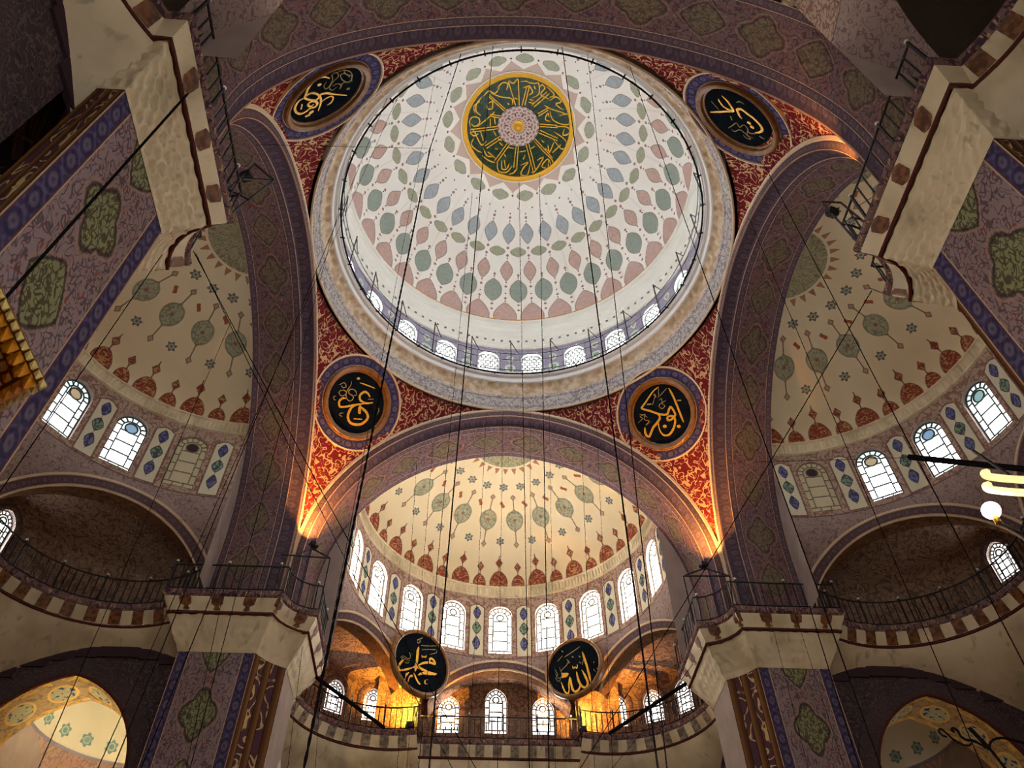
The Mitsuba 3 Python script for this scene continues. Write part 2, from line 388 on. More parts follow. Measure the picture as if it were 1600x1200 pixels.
def drum_paint(p, n, uv):
    """uv.x in window spacings, uv.y the height."""
    q, z = uv.x, uv.y
    a = (frac(q) - 0.5) * 0.261
    s, m = leafy(q * 0.261, z, 80.0)
    c = mix(C(158, 150, 164), C(140, 130, 144), smoothstep(0.12, 0.05, s) * 0.7)
    c = mix(c, C(216, 208, 188), smoothstep(3.832, 3.836, z))
    # pale vase between the windows
    for zc, w, h, col in ((3.555, 0.040, 0.050, C(196, 206, 188)), (3.640, 0.042, 0.040, C(206, 214, 198)), (3.735, 0.030, 0.030, C(210, 206, 190))):
        b = (z - zc) / h
        d = dr.abs(a) / w - dr.sqrt(dr.maximum(1 - b * b, 0)) * (0.7 + 0.3 * b)
        c = mix(c, col, soft(dr.maximum(d, dr.abs(b) - 1), 0.06))
        c = mix(c, C(120, 140, 116), soft(dr.maximum(d + 0.35, dr.abs(b) - 0.6), 0.06) * 0.7)
    pan = dr.abs(dr.abs(a) - 0.060)
    c = mix(c, C(96, 88, 112), smoothstep(0.004, 0.0015, pan) * 0.6 * sel(z < 3.81, 1.0, 0.0))
    return mix(c, C(110, 100, 96), smoothstep(0.005, 0.002, dr.abs(z - 3.815)) * 0.7)
diffuse('drum_paint', drum_paint)
def ring_low(p, n, uv):
    s, m = leafy(uv.x, uv.y, 80.0)
    c = mix(C(184, 174, 166), C(142, 130, 130), smoothstep(0.13, 0.05, s))
    return mix(c, C(196, 180, 160), smoothstep(0.68, 0.76, m) * 0.6)
diffuse('ring_low', ring_low)
def muq(p, n, uv):
    g = fbm(p.x * 4, p.y * 4, p.z * 4, 3)
    return mix(C(208, 186, 158), C(182, 152, 120), smoothstep(0.3, 0.7, g))
diffuse('muqarnas_paint', muq)
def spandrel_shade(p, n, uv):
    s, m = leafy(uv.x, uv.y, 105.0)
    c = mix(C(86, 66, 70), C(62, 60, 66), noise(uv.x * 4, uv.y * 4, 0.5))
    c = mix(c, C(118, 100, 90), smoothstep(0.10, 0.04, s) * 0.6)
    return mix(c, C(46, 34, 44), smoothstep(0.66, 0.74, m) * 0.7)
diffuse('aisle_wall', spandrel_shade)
def aisle_vault(p, n, uv):
    s, m = leafy(uv.x, uv.y, 60.0)
    c = mix(C(206, 178, 128), C(188, 150, 100), noise(uv.x * 5, uv.y * 5, 0.5))
    c = mix(c, C(120, 78, 50), smoothstep(0.10, 0.04, s) * 0.55)
    b = frac(uv.y / 0.16) - 0.5
    d = dr.sqrt(dr.sqr((uv.x - 0.105) / 0.050) + dr.sqr(b / 0.30)) - 1
    e = dr.minimum(uv.x, 0.2 - uv.x)
    c = mix(c, C(236, 190, 96), smoothstep(0.030, 0.022, e) * smoothstep(0.35, 0.55, noise(uv.y * 60, uv.x * 90, 2.5)))
    k2 = noise(uv.x * 110, uv.y * 110, 8.5)
    c = mix(c, mix(C(206, 196, 150), C(60, 70, 116), smoothstep(0.58, 0.7, k2)), soft(d, 0.04))
    return mix(c, C(240, 200, 110), smoothstep(0.16, 0.05, dr.abs(d - 0.1)))
diffuse('aisle_vault', aisle_vault)
def aisle_dome(p, n, uv):
    b = frac(uv.x / 0.13) - 0.5
    rr = dr.sqrt(dr.sqr(b * 0.13) + dr.sqr(uv.y - 0.085))
    th = dr.atan2(b * 0.13, uv.y - 0.085)
    c = C(238, 230, 204)
    c = mix(c, C(120, 150, 146), soft(rr - 0.034 * (0.86 + 0.14 * dr.cos(6 * th)), 0.002))
    c = mix(c, C(196, 204, 180), soft(dr.abs(rr - 0.016) - 0.003, 0.002))
    return mix(c, C(150, 140, 150), smoothstep(0.022, 0.018, uv.y))
diffuse('aisle_dome', aisle_dome)
for key, col in (('line_cream', (214, 190, 160)), ('plaster_white', (226, 220, 206)), ('ring_white', (222, 216, 208)), ('bead_red', (92, 50, 44)), ('blind_pane', (206, 192, 158)),
                 ('blind_lattice', (132, 122, 98)), ('carpet', (120, 52, 40)), ('ochre_stone', (196, 150, 90)),
                 ('outer_stone', (170, 156, 136)), ('rope_grey', (120, 116, 110)), ('dull_violet', (70, 54, 60))):
    diffuse(key, col)
def enamel(p, n, uv): return mix(C(12, 13, 18), C(24, 30, 36), fbm(p.x * 3, p.y * 3, p.z * 3, 3))
diffuse('black_enamel', enamel)
def green_enamel(p, n, uv):
    s, m = leafy(p.x / S, p.y / S, 60.0)
    return mix(C(24, 44, 26), C(54, 72, 34), smoothstep(0.10, 0.04, s) * 0.6)
diffuse('green_enamel', green_enamel, rough=0.4)
def rosette_paint(p, n, uv):
    x, y = uv.x, uv.y
    rr, th = dr.sqrt(x * x + y * y), dr.atan2(x, y)
    d1 = dr.abs(dr.sin(th * 10 + dr.floor(rr * 52) * 1.57)) * dr.abs(dr.sin(rr * 52 * math.pi)) + 0.25
    c = mix(C(198, 172, 156), C(112, 78, 92), smoothstep(0.55, 0.9, d1) * 0.7)
    return mix(c, C(92, 40, 60), soft(dr.abs(frac(th * 10 / (2 * math.pi)) - 0.5) * 0.1 + dr.abs(rr - 0.078) - 0.012, 0.003))
diffuse('rosette_paint', rosette_paint)
diffuse('blue_ring', lambda p, n, uv: rosette_band(uv.x, uv.y, 0.062, 0.9))
def wood(p, n, uv):
    g = fbm(p.x * 6, p.y * 6, p.z * 6, 3)
    return mix(C(150, 104, 50), C(104, 62, 26), g)
diffuse('gilt_wood', wood, rough=0.4)
scene['gold'] = {'type': 'principled', 'base_color': rgb(222, 164, 44), 'roughness': 0.45, 'metallic': 0.35, 'specular': 0.5}
scene['gold'] = {'type': 'twosided', 'bsdf': scene['gold']}
scene['pale_gold'] = {'type': 'twosided', 'bsdf': {'type': 'diffuse', 'reflectance': rgb(150, 132, 84)}}
scene['iron'] = {'type': 'twosided', 'bsdf': {'type': 'principled', 'base_color': rgb(22, 20, 22), 'roughness': 0.6}}
scene['cable_black'] = {'type': 'twosided', 'bsdf': {'type': 'diffuse', 'reflectance': rgb(24, 22, 24)}}
scene['brass'] = {'type': 'twosided', 'bsdf': {'type': 'principled', 'base_color': rgb(214, 160, 62), 'roughness': 0.35, 'metallic': 0.8}}
scene['lattice'] = {'type': 'twosided', 'bsdf': {'type': 'diffuse', 'reflectance': rgb(150, 150, 140)}}
scene['lattice_dark'] = {'type': 'twosided', 'bsdf': {'type': 'diffuse', 'reflectance': rgb(90, 96, 90)}}
scene['glass_pane'] = {'type': 'diffuse', 'reflectance': rgb(200, 205, 210)}
def glow(r, g, b, w=1.0): return {'type': 'area', 'radiance': {'type': 'rgb', 'value': [float(r), float(g), float(b)]}, 'sampling_weight': float(w)}
# ------------------------------------------------------------------ the great dome, its drum and its cornice ring
def cyl(c, R, a, z):
    """Plan azimuth a (radians, from +y towards +x) on a cylinder."""
    a, z = np.asarray(a, float), np.asarray(z, float)
    return np.stack([c[0] + R * np.sin(a), c[1] + R * np.cos(a), np.broadcast_to(z, a.shape)], -1)
def lathe(c, prof, a0=0.0, a1=2 * math.pi, n=192):
    """(points, uv) of a profile of (radius, height) turned about the upright through c."""
    A = np.linspace(a0, a1, n + 1)
    P = np.stack([cyl(c, r, A, np.full_like(A, z)) for r, z in prof], 1)
    ln = np.concatenate([[0], np.cumsum(np.hypot(*np.diff(np.array(prof), axis=0).T))])
    uv = np.stack([np.repeat(A[:, None] * prof[0][0], len(prof), 1), np.repeat(ln[None], n + 1, 0)], -1).reshape(-1, 2)
    return P, uv
def put_lathe(key, c, prof, mat, a0=0.0, a1=2 * math.pi, n=192, smooth=True):
    P, uv = lathe(c, prof, a0, a1, n)
    v, f = grid(P)
    return put(key, v, f, mat, smooth=smooth, uv=uv)

dome = thing('ceiling_dome', 'great white dome painted with rows of pink, green and blue lozenges', kind='structure')
t = np.radians(np.linspace(0, 89.5, 60)); A = np.linspace(0, 2 * math.pi, 241)
v, f = grid(np.stack([cyl((0, 0), DR * math.cos(x), A, np.full_like(A, DZ + DH * math.sin(x))) for x in t], 1))
put(dome, v, f, 'dome_paint', smooth=True)
P, uv = lathe((0, 0), [(0.957, 4.074), (0.949, 4.068), (0.949, 4.052), (0.962, 4.046), (0.962, 4.0), (0.972, 3.985), (0.976, 3.94), (0.984, 3.925), (0.984, 3.878), (0.994, 3.866), (0.999, 3.846)], n=240)
v, f = grid(P); put(part(dome, 'springing_moulding'), v, f, 'plaster_white')
ms = []
for k in range(120):
    a = k * 2 * math.pi / 120
    P = cyl((0, 0), 0.9825, np.array([a - 0.007, a + 0.007]), 3.893)
    ms.append(bar(P[0], P[1], 0.006, 0.012))
put(part(dome, 'dentil_course'), *join(ms), 'rope_grey'); tag(f'{dome}__dentil_course', kind='stuff')

DRUM_R = 0.997
def bent(poly, c, R, step=0.03, ystep=None):
    if ystep:
        y0, y1 = poly.bounds[1], poly.bounds[3]
        ms = []
        for i in range(int((y1 - y0) / ystep) + 1):
            g = poly.intersection(box(-99, y0 + i * ystep, 99, y0 + (i + 1) * ystep))
            if not g.is_empty and g.area > 1e-9: ms.append(strips(g, step))
        v2, f = join([(m[0], m[1]) for m in ms])
    else: v2, f = strips(poly, step)
    return cyl(c, R, v2[:, 0] / R, v2[:, 1]), f, v2
def reveal(ringxy, c, R0, R1):
    r = np.asarray(ringxy)
    return grid(np.stack([cyl(c, R0, r[:, 0] / R0, r[:, 1]), cyl(c, R1, r[:, 0] / R0, r[:, 1])], 1))

win_n = [0]
def frame_at(c, R, a):
    """Local frame of an upright window on a cylinder: x sideways, y up, d towards the room."""
    n = np.array([math.sin(a), math.cos(a), 0.0]); x = np.array([math.cos(a), -math.sin(a), 0.0])
    return np.array([c[0], c[1], 0.0]) + R * n, x, -n
def lay(m, O, X, N, z0, d0):
    """Lays an extruded drawing (x, y, thickness) up against a wall."""
    v, f = m
    return O + v[:, :1] * X + (v[:, 1:2] + z0) * np.array([0, 0, 1.0]) + (v[:, 2:3] + d0) * N, f
def add_window(O, X, N, z0, w, h, style, label, group, emit=(1, 1, 1), pointed=0.0, name='window', weight=1.0):
    """A window: plaster lattice with its glass. style: bottle (round bull's-eye glass), sheet (leaded, one sheet), panes (every pane apart), blind."""
    win_n[0] += 1
    key = f'{name}_{win_n[0]}'
    tag(key, label, group=group, kind='structure')
    out = arched(w, h, pointed)
    lat = 'blind_lattice' if style == 'blind' else 'lattice_dark' if style == 'panes' else 'lattice'
    fr = out.buffer(0.004, join_style=2).difference(out.buffer(-0.004))
    put(key + '__frame', *lay(extrude(fr, 0.008), O, X, N, z0, -0.004), lat)
    L = PANE
    def light(k=1.0, tint=(1, 1, 1), wk=1.0): return {'emitter': glow(*(L * k * e * t for e, t in zip(emit, tint)), w=weight * wk)}
    if style == 'bottle':
        holes, d = [], w / 4.6
        for j in range(int(h / (d * 0.86)) + 2):
            for i in range(-3, 4):
                p = Point((i + 0.5 * (j % 2)) * d, d * 0.4 + j * d * 0.87).buffer(d * 0.37, 8)
                if p.intersects(out): holes.append(p)
        lt = out.buffer(-0.002).difference(unary_union(holes))
        put(key + '__lattice', *lay(extrude(lt, 0.004), O, X, N, z0, 0.0), lat)
        put(key + '__pane', *lay(tri_flat(out), O, X, N, z0, -0.002), 'glass_pane', **light())
        return key
    ins = min(0.20 * w, 0.032)
    inner = affinity.translate(arched(w - 2 * ins, h - 2 * ins, pointed), 0, ins)
    cx, cy = 0.0, h - w / 2
    cells = []
    ringp = out.difference(inner)
    na = 7
    for k in range(na):                                            # voussoir panes round the head
        a0, a1 = math.pi * k / na, math.pi * (k + 1) / na
        wedge = Polygon([(cx, cy), (cx + w * math.cos(a0), cy + w * math.sin(a0)), (cx + w * math.cos((a0 + a1) / 2) * 1.1, cy + w * math.sin((a0 + a1) / 2) * 1.1), (cx + w * math.cos(a1), cy + w * math.sin(a1))])
        cells.append((ringp.intersection(wedge), 0))
    ns = 4
    for k in range(ns):                                            # square panes down both sides
        y0, y1 = ins + (cy - ins) * k / ns, ins + (cy - ins) * (k + 1) / ns
        for sx in (-1, 1): cells.append((ringp.intersection(box(*sorted((sx * w, sx * (w / 2 - ins)))[:1], y0, sorted((sx * w, sx * (w / 2 - ins)))[1], y1)), 0))
    for k in range(3): cells.append((box(-w / 2 + w * k / 3, 0, -w / 2 + w * (k + 1) / 3, ins), 0))
    disc = Point(0, cy + 0.004).buffer((w / 2 - ins) * (0.66 if style != 'sheet' else 0.45), 10)
    cells.append((disc.intersection(inner), 1))
    rest = inner.difference(disc.buffer(0.001))
    y_top = inner.bounds[3]
    for k in range(4):
        y0 = ins + (y_top - ins) * k / 4
        g = rest.intersection(box(-w, y0, w, ins + (y_top - ins) * (k + 1) / 4))
        if style != 'blind' and k < 3: cells.append((g, 0))
        elif style == 'blind': cells.append((g, 0))
        elif not g.is_empty: cells.append((g, 0))
    gap = 0.0075 if style == 'sheet' else 0.0050
    cut = [(g.intersection(out.buffer(-0.001)).buffer(-gap / 2), k) for g, k in cells]
    cut = [(p, k) for g, k in cut for p in polys(g) if p.area > 4e-6]
    lt = out.buffer(-0.001).difference(unary_union([g for g, _ in cut]))
    put(key + '__lattice', *lay(extrude(lt, 0.004), O, X, N, z0, 0.0), lat)
    if style == 'sheet':
        put(key + '__pane', *lay(tri_flat(out), O, X, N, z0, -0.002), 'glass_pane', **light())
        col = [p for p, k in cut if k == 1][0]
        tintkey = ('amber', 'sea', 'white')[win_n[0] % 3]
        put(key + '__rose_pane', *lay(tri_flat(col.buffer(-0.004)), O, X, N, z0, 0.0006), 'glass_pane', **light(0.12, {'amber': (1.3, 0.9, 0.35), 'sea': (0.6, 1.1, 1.15), 'white': (1, 1, 1)}[tintkey], 0.02))
        return key
    for i, (g, k) in enumerate(cut):
        pk = part(key, 'pane')
        if style == 'blind':
            put(pk, *lay(extrude(g, 0.002), O, X, N, z0, 0.0), 'dull_violet' if k == 1 else 'blind_pane')
        elif k == 1:
            put(pk, *lay(tri_flat(g), O, X, N, z0, -0.001), 'glass_pane', **light(0.05, ((0.5, 1.3, 1.3), (1.5, 0.9, 0.2), (0.3, 0.9, 1.6))[win_n[0] % 3], 0.03))
        else:
            top = g.centroid.y > cy
            put(pk, *lay(tri_flat(g), O, X, N, z0, -0.001), 'glass_pane', **light(*((0.28, (0.85, 1.06, 1.0), 0.05) if top else (1.4, (1, 1, 1), 0.12 if abs(g.centroid.x) > w * 0.2 else 0.5))))
    return key
def tri_flat(poly):
    v, f = tri(poly)
    a = np.cross(v[f[:, 1]] - v[f[:, 0]], v[f[:, 2]] - v[f[:, 0]])
    f = np.where((a < 0)[:, None], f[:, ::-1], f)
    return np.column_stack([v, np.zeros(len(v))]), f                # lay() sends +z to the room, x and y keep their hand

drum = thing('wall_drum', 'lilac drum wall of the great dome with pale vases painted between its windows', kind='structure')
full = 2 * math.pi * DRUM_R
wall = box(0, 3.44, full, 3.85)
WZ, WW, WH = 3.505, 0.128, 0.282
drum_angles = [math.radians(7.5 + 15 * k) for k in range(24)]
holes = [affinity.translate(arched(WW, WH), a * DRUM_R, WZ) for a in drum_angles]
wall = wall.difference(unary_union(holes))
v, f, v2 = bent(wall, (0, 0), DRUM_R)
put(drum, v, f, 'drum_paint', uv=np.stack([np.degrees(v2[:, 0] / DRUM_R) / 15 - 0.5, v2[:, 1]], 1))
put(part(drum, 'window_reveals'), *join([reveal(np.array(h.exterior.coords), (0, 0), DRUM_R, DRUM_R + 0.03) for h in holes]), 'drum_reveal' if False else 'ring_white')
for k, a in enumerate(drum_angles):
    O, X, N = frame_at((0, 0), DRUM_R + 0.022, a)
    add_window(O, X, N, WZ, WW, WH, 'bottle', 'round-headed window of small round bull-eye glass in the drum under the great dome', 'windows round the drum of the great dome', (1.25, 1.4, 1.58), weight=3.0)

ringc = thing('trim_dome_cornice', 'round cornice of grey, brown and white mouldings under the great dome', kind='structure')
put(part(ringc, 'white_fillet'), *tube(cyl((0, 0), 0.996, np.linspace(0, 2 * math.pi, 181), np.full(181, 3.272)), 0.0065, 6, False), 'line_cream')
P, uv = lathe((0, 0), [(1.000, 3.270), (0.992, 3.275), (0.992, 3.29), (0.985, 3.30), (0.975, 3.345), (0.968, 3.352), (0.966, 3.366)], n=240)
v, f = grid(P); put(part(ringc, 'lower_band'), v, f, 'ring_low', uv=uv)
nm, per = 104, 12                                                  # a ring of little stalactite niches
A = np.linspace(0, 2 * math.pi, nm * per + 1); ph = (np.arange(nm * per + 1) % per) / per
lobe = np.abs(np.sin(ph * math.pi))
rows = [(0.966, 3.366, 0.0), (0.962, 3.376, 0.010), (0.957, 3.390, 0.012), (0.953, 3.404, 0.003), (0.948, 3.410, 0.014), (0.942, 3.424, 0.014), (0.936, 3.434, 0.0), (0.930, 3.436, 0.0)]
P = np.stack([cyl((0, 0), r + d * (lobe if i < 4 else np.abs(np.cos(ph * math.pi))), A, z + 0.006 * (1 - lobe) * (d > 0)) for i, (r, z, d) in enumerate(rows)], 1)
v, f = grid(P); put(part(ringc, 'stalactite_course'), v, f, 'muqarnas_paint', smooth=40)
P, uv = lathe((0, 0), [(0.934, 3.434), (0.926, 3.44), (0.922, 3.462), (0.912, 3.466), (0.906, 3.478), (0.899, 3.482), (0.899, 3.492), (0.91, 3.494), (1.0, 3.494)], n=240)
v, f = grid(P); put(part(ringc, 'white_fascia'), v, f, 'ring_white')

# ------------------------------------------------------------------ pendentives
ZS, ZC, ARX, ARS = 2.2865, 3.2768, 1.04, 2.24                       # spring, crown, pointed arc radius and its centre height
def arch_curve(e=0.0, n=48, low=1.97):
    """(a, z) of the great arch from its right foot over the crown to its left foot, set in by e."""
    r = ARX - e; c = ARX - 1.0
    th = np.linspace(0, math.acos(c / r), n)
    R = np.stack([-c + r * np.cos(th), ARS + r * np.sin(th)], 1)
    R = np.vstack([[[1 - e, low]], R])
    return np.vstack([R, (R[::-1] * [-1, 1])[1:]])
def arch_z(x): return ARS + math.sqrt(max(ARX ** 2 - (abs(x) + ARX - 1) ** 2, 0))
quads = {'FR': (1, 1), 'FL': (-1, 1), 'NR': (1, -1), 'NL': (-1, -1)}
def sphere_r(z): return math.sqrt(max(2 - (z - ZS) ** 2, 0.2))
pend_labels = {'FL': 'red scrollwork pendentive around the roundel at the far left of the dome, lamp-lit at its foot', 'FR': 'red scrollwork pendentive around the roundel at the far right of the dome, lamp-lit at its foot',
               'NL': 'red scrollwork pendentive holding the tilted roundel at the upper left', 'NR': 'red scrollwork pendentive holding the tilted roundel at the upper right'}
for q, (sx, sy) in quads.items():
    nphi, ns = 61, 34
    P = np.zeros((nphi, ns, 3)); UV = np.zeros((nphi, ns, 2))
    for i, phi in enumerate(np.radians(np.linspace(0, 90, nphi))):
        m = max(math.sin(phi), math.cos(phi)); d = 1 / m; lat = min(math.sin(phi), math.cos(phi)) / m
        za = max(arch_z(lat), 1.97 if lat > 0.999 else 0)
        for j, s in enumerate(np.linspace(0, 1, ns)):
            z = za + (3.272 - za) * s
            r = sphere_r(z) + (d - sphere_r(za)) * (1 - s)
            P[i, j] = (sx * r * math.sin(phi), sy * r * math.cos(phi), z); UV[i, j] = (phi * 1.15, z)
    v, f = grid(P)
    put(thing('ceiling_pendentive', pend_labels[q], kind='structure'), v, f, 'red_scroll', smooth=True, uv=UV.reshape(-1, 2))

# ------------------------------------------------------------------ the four great arches and the half domes behind them
DIRS = {'far': lambda a, b: (a, b), 'right': lambda a, b: (b, -a), 'left': lambda a, b: (-b, a), 'near': lambda a, b: (-a, -b)}
def loc(dname, P):
    P = np.asarray(P, float); x, y = DIRS[dname](P[..., 0], P[..., 1])
    return np.stack([x, y, P[..., 2]], -1)
where = {'far': 'at the far end', 'left': 'on the left', 'right': 'on the right', 'near': 'nearest, at the top'}
BACK = 1.297
def arch_band(dname, key, layers, mat, uvfn, smooth=False):
    """A strip between (inset, depth) lines of the arch."""
    rows, n = [], None
    for e, b in layers:
        c = arch_curve(e); rows.append(np.column_stack([c[:, 0], np.full(len(c), b), c[:, 1]]))
    P = np.stack(rows, 1)
    c = arch_curve(layers[0][0]); s = np.concatenate([[0], np.cumsum(np.hypot(*np.diff(c, axis=0).T))]); s -= s[-1] / 2
    uv = np.stack([np.repeat(np.linspace(0, 1, len(layers))[None], len(s), 0), np.repeat(s[:, None], len(layers), 1)], -1)
    v, f = grid(loc(dname, P))
    put(key, v, f, mat, smooth=smooth, uv=uv.reshape(-1, 2))
for dname in DIRS:
    k = thing('ceiling_arch', f'broad pointed arch with painted purple soffit and green medallions {where[dname]}', kind='structure')
    arch_band(dname, part(k, 'cream_edge'), [(-0.004, 1.0), (-0.002, 0.993), (0.012, 0.993), (0.014, 1.0)], 'line_cream', None)
    arch_band(dname, part(k, 'archivolt'), [(0.013, 0.998), (0.046, 0.998)], 'archivolt', None)
    arch_band(dname, part(k, 'chamfer'), [(0.046, 0.998), (0.049, 1.03), (0.056, 1.055), (0.070, 1.062)], 'chamfer_band', None)
    arch_band(dname, part(k, 'soffit'), [(0.070, 1.062), (0.070, BACK)], 'soffit', None)
    ap = Polygon(arch_curve(0.070)[:, :])
    th = np.linspace(0, math.pi, 60)
    opening = unary_union([box(-SR, 1.9, SR, SZ + 0.001), Polygon(np.stack([SR * np.cos(th), SZ + SH * np.sin(th)], 1))])
    rest = ap.difference(opening)
    v2, f = tri(rest)
    put(part(k, 'back_wall'), loc(dname, np.column_stack([v2[:, 0], np.full(len(v2), BACK), v2[:, 1]])), f, 'plain_plaster')

    sd = thing('ceiling_half_dome', f'cream half dome painted with red finials, stars and hanging lamps {where[dname]}', kind='structure')
    psi = np.radians(np.linspace(-90, 90, 121)); t = np.radians(np.linspace(0, 89.5, 50))
    P = np.stack([np.stack([SR * np.cos(x) * np.sin(psi), SD + SR * np.cos(x) * np.cos(psi), np.full_like(psi, SZ + SH * math.sin(x))], -1) for x in t], 1)
    uv = np.stack(np.broadcast_arrays(psi[:, None], t[None]), -1)
    v, f = grid(loc(dname, P)); put(sd, v, f, 'semi_paint', smooth=True, uv=uv.reshape(-1, 2))
    nr, per = 120, 6
    ps = np.radians(np.linspace(-91, 91, nr * per + 1)); rib = np.abs(np.sin(np.arange(nr * per + 1) % per / per * math.pi))
    prof = [(0.802, 2.870, 0), (0.784, 2.866, 0), (0.782, 2.856, 0), (0.786, 2.852, 0.006), (0.794, 2.815, 0.006), (0.797, 2.806, 0), (0.790, 2.803, 0), (0.790, 2.796, 0), (0.803, 2.790, 0)]
    P = np.stack([np.stack([(r + d * rib) * np.sin(ps), SD + (r + d * rib) * np.cos(ps), np.full_like(ps, z)], -1) for r, z, d in prof], 1)
    v, f = grid(loc(dname, P)); put(part(sd, 'ribbed_cornice'), v, f, 'cream_stone')
# ------------------------------------------------------------------ the walls under the half dome: windows above, three arched recesses below
WSP = 19.75
EXA = 59.0                                                         # direction of the two side recesses, degrees from the axis
win_sets = {'far': [(WSP * k, False) for k in range(-4, 5)], 'near': [(WSP * (k + 0.5), False) for k in range(-4, 4)],
            'right': [(WSP * k + 2.0, k == -4) for k in range(-4, 5)], 'left': [(13.6 + WSP * k, k == 3) for k in range(-5, 4)]}
win_where = {'far': 'under the far half dome', 'left': 'under the left half dome', 'right': 'under the right half dome'}
ex_where = {('far', -1): 'far end, left of the middle recess', ('far', 1): 'far end, right of the middle recess', ('left', 1): 'left side, next to the far left pier', ('left', -1): 'left side, nearest',
            ('right', -1): 'right side, next to the far right pier', ('right', 1): 'right side, nearest', ('near', 1): 'near end', ('near', -1): 'near end, other side'}
def local_frame(dname, O, X, N):
    return loc(dname, O), loc(dname, X), loc(dname, N)
ER, EB = 0.56, 2.20                                                # side recess: wall radius, springing height
FLARE = 0.17
def flare(z):
    """How far the wall leans back below the windows, down to the gallery."""
    t = np.clip((2.37 - np.asarray(z, float)) / 0.42, 0, 1.3)
    return FLARE * t * t * (3 - 2 * np.minimum(t, 1)) * np.where(t > 1, 1 / np.maximum(t, 1) ** 2, 1)
def leaning(c, a, z, off=0.0):
    d = flare(z); R = SR + d + off
    return np.stack([c[0] + R * np.sin(a), c[1] + R * np.cos(a), z + 0.45 * d], -1)
def apse(dname):
    c = (0.0, SD)
    w = thing('wall_half_dome', f'drum wall {win_where.get(dname, "behind the camera")} with blue and green medallions on cream panels', kind='structure')
    lim = math.radians(89.6) * SR
    poly = box(-lim, 1.86, lim, 2.80)
    ops = {}
    for e in (-1, 0, 1):
        r, zc = (0.385, 1.90) if e else (0.365, 1.955)
        th = np.linspace(-0.5, math.pi + 0.5, 70)
        g = Polygon(np.stack([r * np.cos(th), zc + r * 1.02 * np.sin(th)], 1)).buffer(0)
        g = affinity.translate(g, e * math.radians(EXA) * SR, 0).intersection(box(-9, 1.86, 9, 3))
        ops[e] = g
    for e in (-1, 1) if dname == 'far' else ():                     # between two recesses the wall ends in a hanging point
        ops[e] = unary_union([ops[e], box(*sorted((e * math.radians(22) * SR, e * math.radians(38) * SR)), 0, 0).envelope if False else box(min(e * 0.31, e * 0.53), 1.86, max(e * 0.31, e * 0.53), 2.135)])
    poly = poly.difference(unary_union(list(ops.values())))
    q0 = (win_sets[dname] or [(0, 0)])[0][0]
    holes = []
    for a, blind in win_sets[dname]:
        h = affinity.translate(arched(0.140, 0.312), math.radians(a) * SR, 2.423)
        if abs(a) < 87: holes.append(h)
    poly = poly.difference(unary_union(holes)) if holes else poly
    v, f, v2 = bent(poly, c, SR, 0.03, 0.035)
    v = leaning(c, v2[:, 0] / SR, v2[:, 1])
    put(w, loc(dname, v), f, 'semi_wall', uv=np.stack([(np.degrees(v2[:, 0] / SR) - q0) / WSP, v2[:, 1]], 1))
    if holes:
        m = join([reveal(np.array(h.exterior.coords), c, SR, SR + 0.032) for h in holes])
        put(part(w, 'window_reveals'), loc(dname, m[0]), m[1], 'plain_plaster')
    for k, (a, blind) in enumerate(win_sets[dname]):
        if abs(a) > 86: continue
        O, X, N = local_frame(dname, *frame_at(c, SR + (0.010 if blind else 0.024), math.radians(a)))
        if dname == 'far': lab, grp = 'tall round-headed leaded window blazing white in the row under the far half dome', 'windows under the far half dome'
        elif dname == 'near': lab, grp = 'tall leaded window under the half dome behind the viewer', 'windows behind the viewer'
        elif blind: lab, grp = f'blind window of dull cream panes {win_where[dname]}, beside the great arch', None
        else: lab, grp = f'round-headed daylit window of square panes {win_where[dname]}', f'windows {win_where[dname]}'
        add_window(O, X, N, 2.423, 0.140, 0.312, 'blind' if blind else 'sheet' if dname in ('far', 'near') or a * (1 if dname == 'left' else -1) < -8 else 'panes', lab, grp, {'far': (1.7, 1.62, 1.5), 'near': (0.4, 0.4, 0.4)}.get(dname, tuple(SIDE * q for q in (0.95, 1.0, 1.06))), weight={'far': 4, 'near': 2}.get(dname, 1.5))
    for e in (-1, 0, 1):
        side = dname in ('left', 'right')
        if dname == 'near': continue
        a0 = math.radians(EXA * e)
        k = thing('wall_recess', (f'vaulted painted recess behind the gallery, {ex_where[(dname, e)]}' if e else f'shallow middle recess behind the gallery {win_where[dname]}'), kind='structure')
        # archivolt: a raised violet band and a cream line round the opening
        r, zc = (0.385, 1.90) if e else (0.365, 1.955)
        lo = math.asin(min(0.95, (2.12 - zc) / (r * 1.02))) if dname == 'far' else -0.10
        th = np.linspace(lo if e <= 0 else -0.10, math.pi - lo if e >= 0 else math.pi + 0.10, 66)
        for nm, r0, r1, rr, mat in (('archivolt', 0.0, 0.040, 0.010, 'archivolt'), ('cream_edge', 0.040, 0.050, 0.013, 'line_cream'), ('inner_fillet', -0.006, 0.002, 0.008, 'line_cream')):
            rows = []
            for q, dd in ((r0, 0), (r0, rr), (r1, rr), (r1, 0)):
                s = (r + q) * np.cos(th) + e * math.radians(EXA) * SR; z = zc + (r + q) * 1.02 * np.sin(th)
                rows.append(leaning(c, s / SR, z, -dd))
            P = np.stack(rows, 1)
            uv = np.stack([np.repeat(np.array([[0, 0.0, 1, 1]]), len(th), 0), np.repeat((th * r)[:, None], 4, 1)], -1)
            v, f = grid(loc(dname, P)); put(part(k, nm), v, f, mat, uv=uv.reshape(-1, 2))
        # soffit of the opening
        s = r * np.cos(th) + e * math.radians(EXA) * SR; z = zc + r * 1.02 * np.sin(th)
        P = np.stack([leaning(c, s / SR, z), leaning(c, s / SR, z, 0.09)], 1)
        uv = np.stack([np.repeat(np.array([[0, 0.09]]), len(s), 0), np.repeat(np.linspace(0, 1.2, len(s))[:, None], 2, 1)], -1)
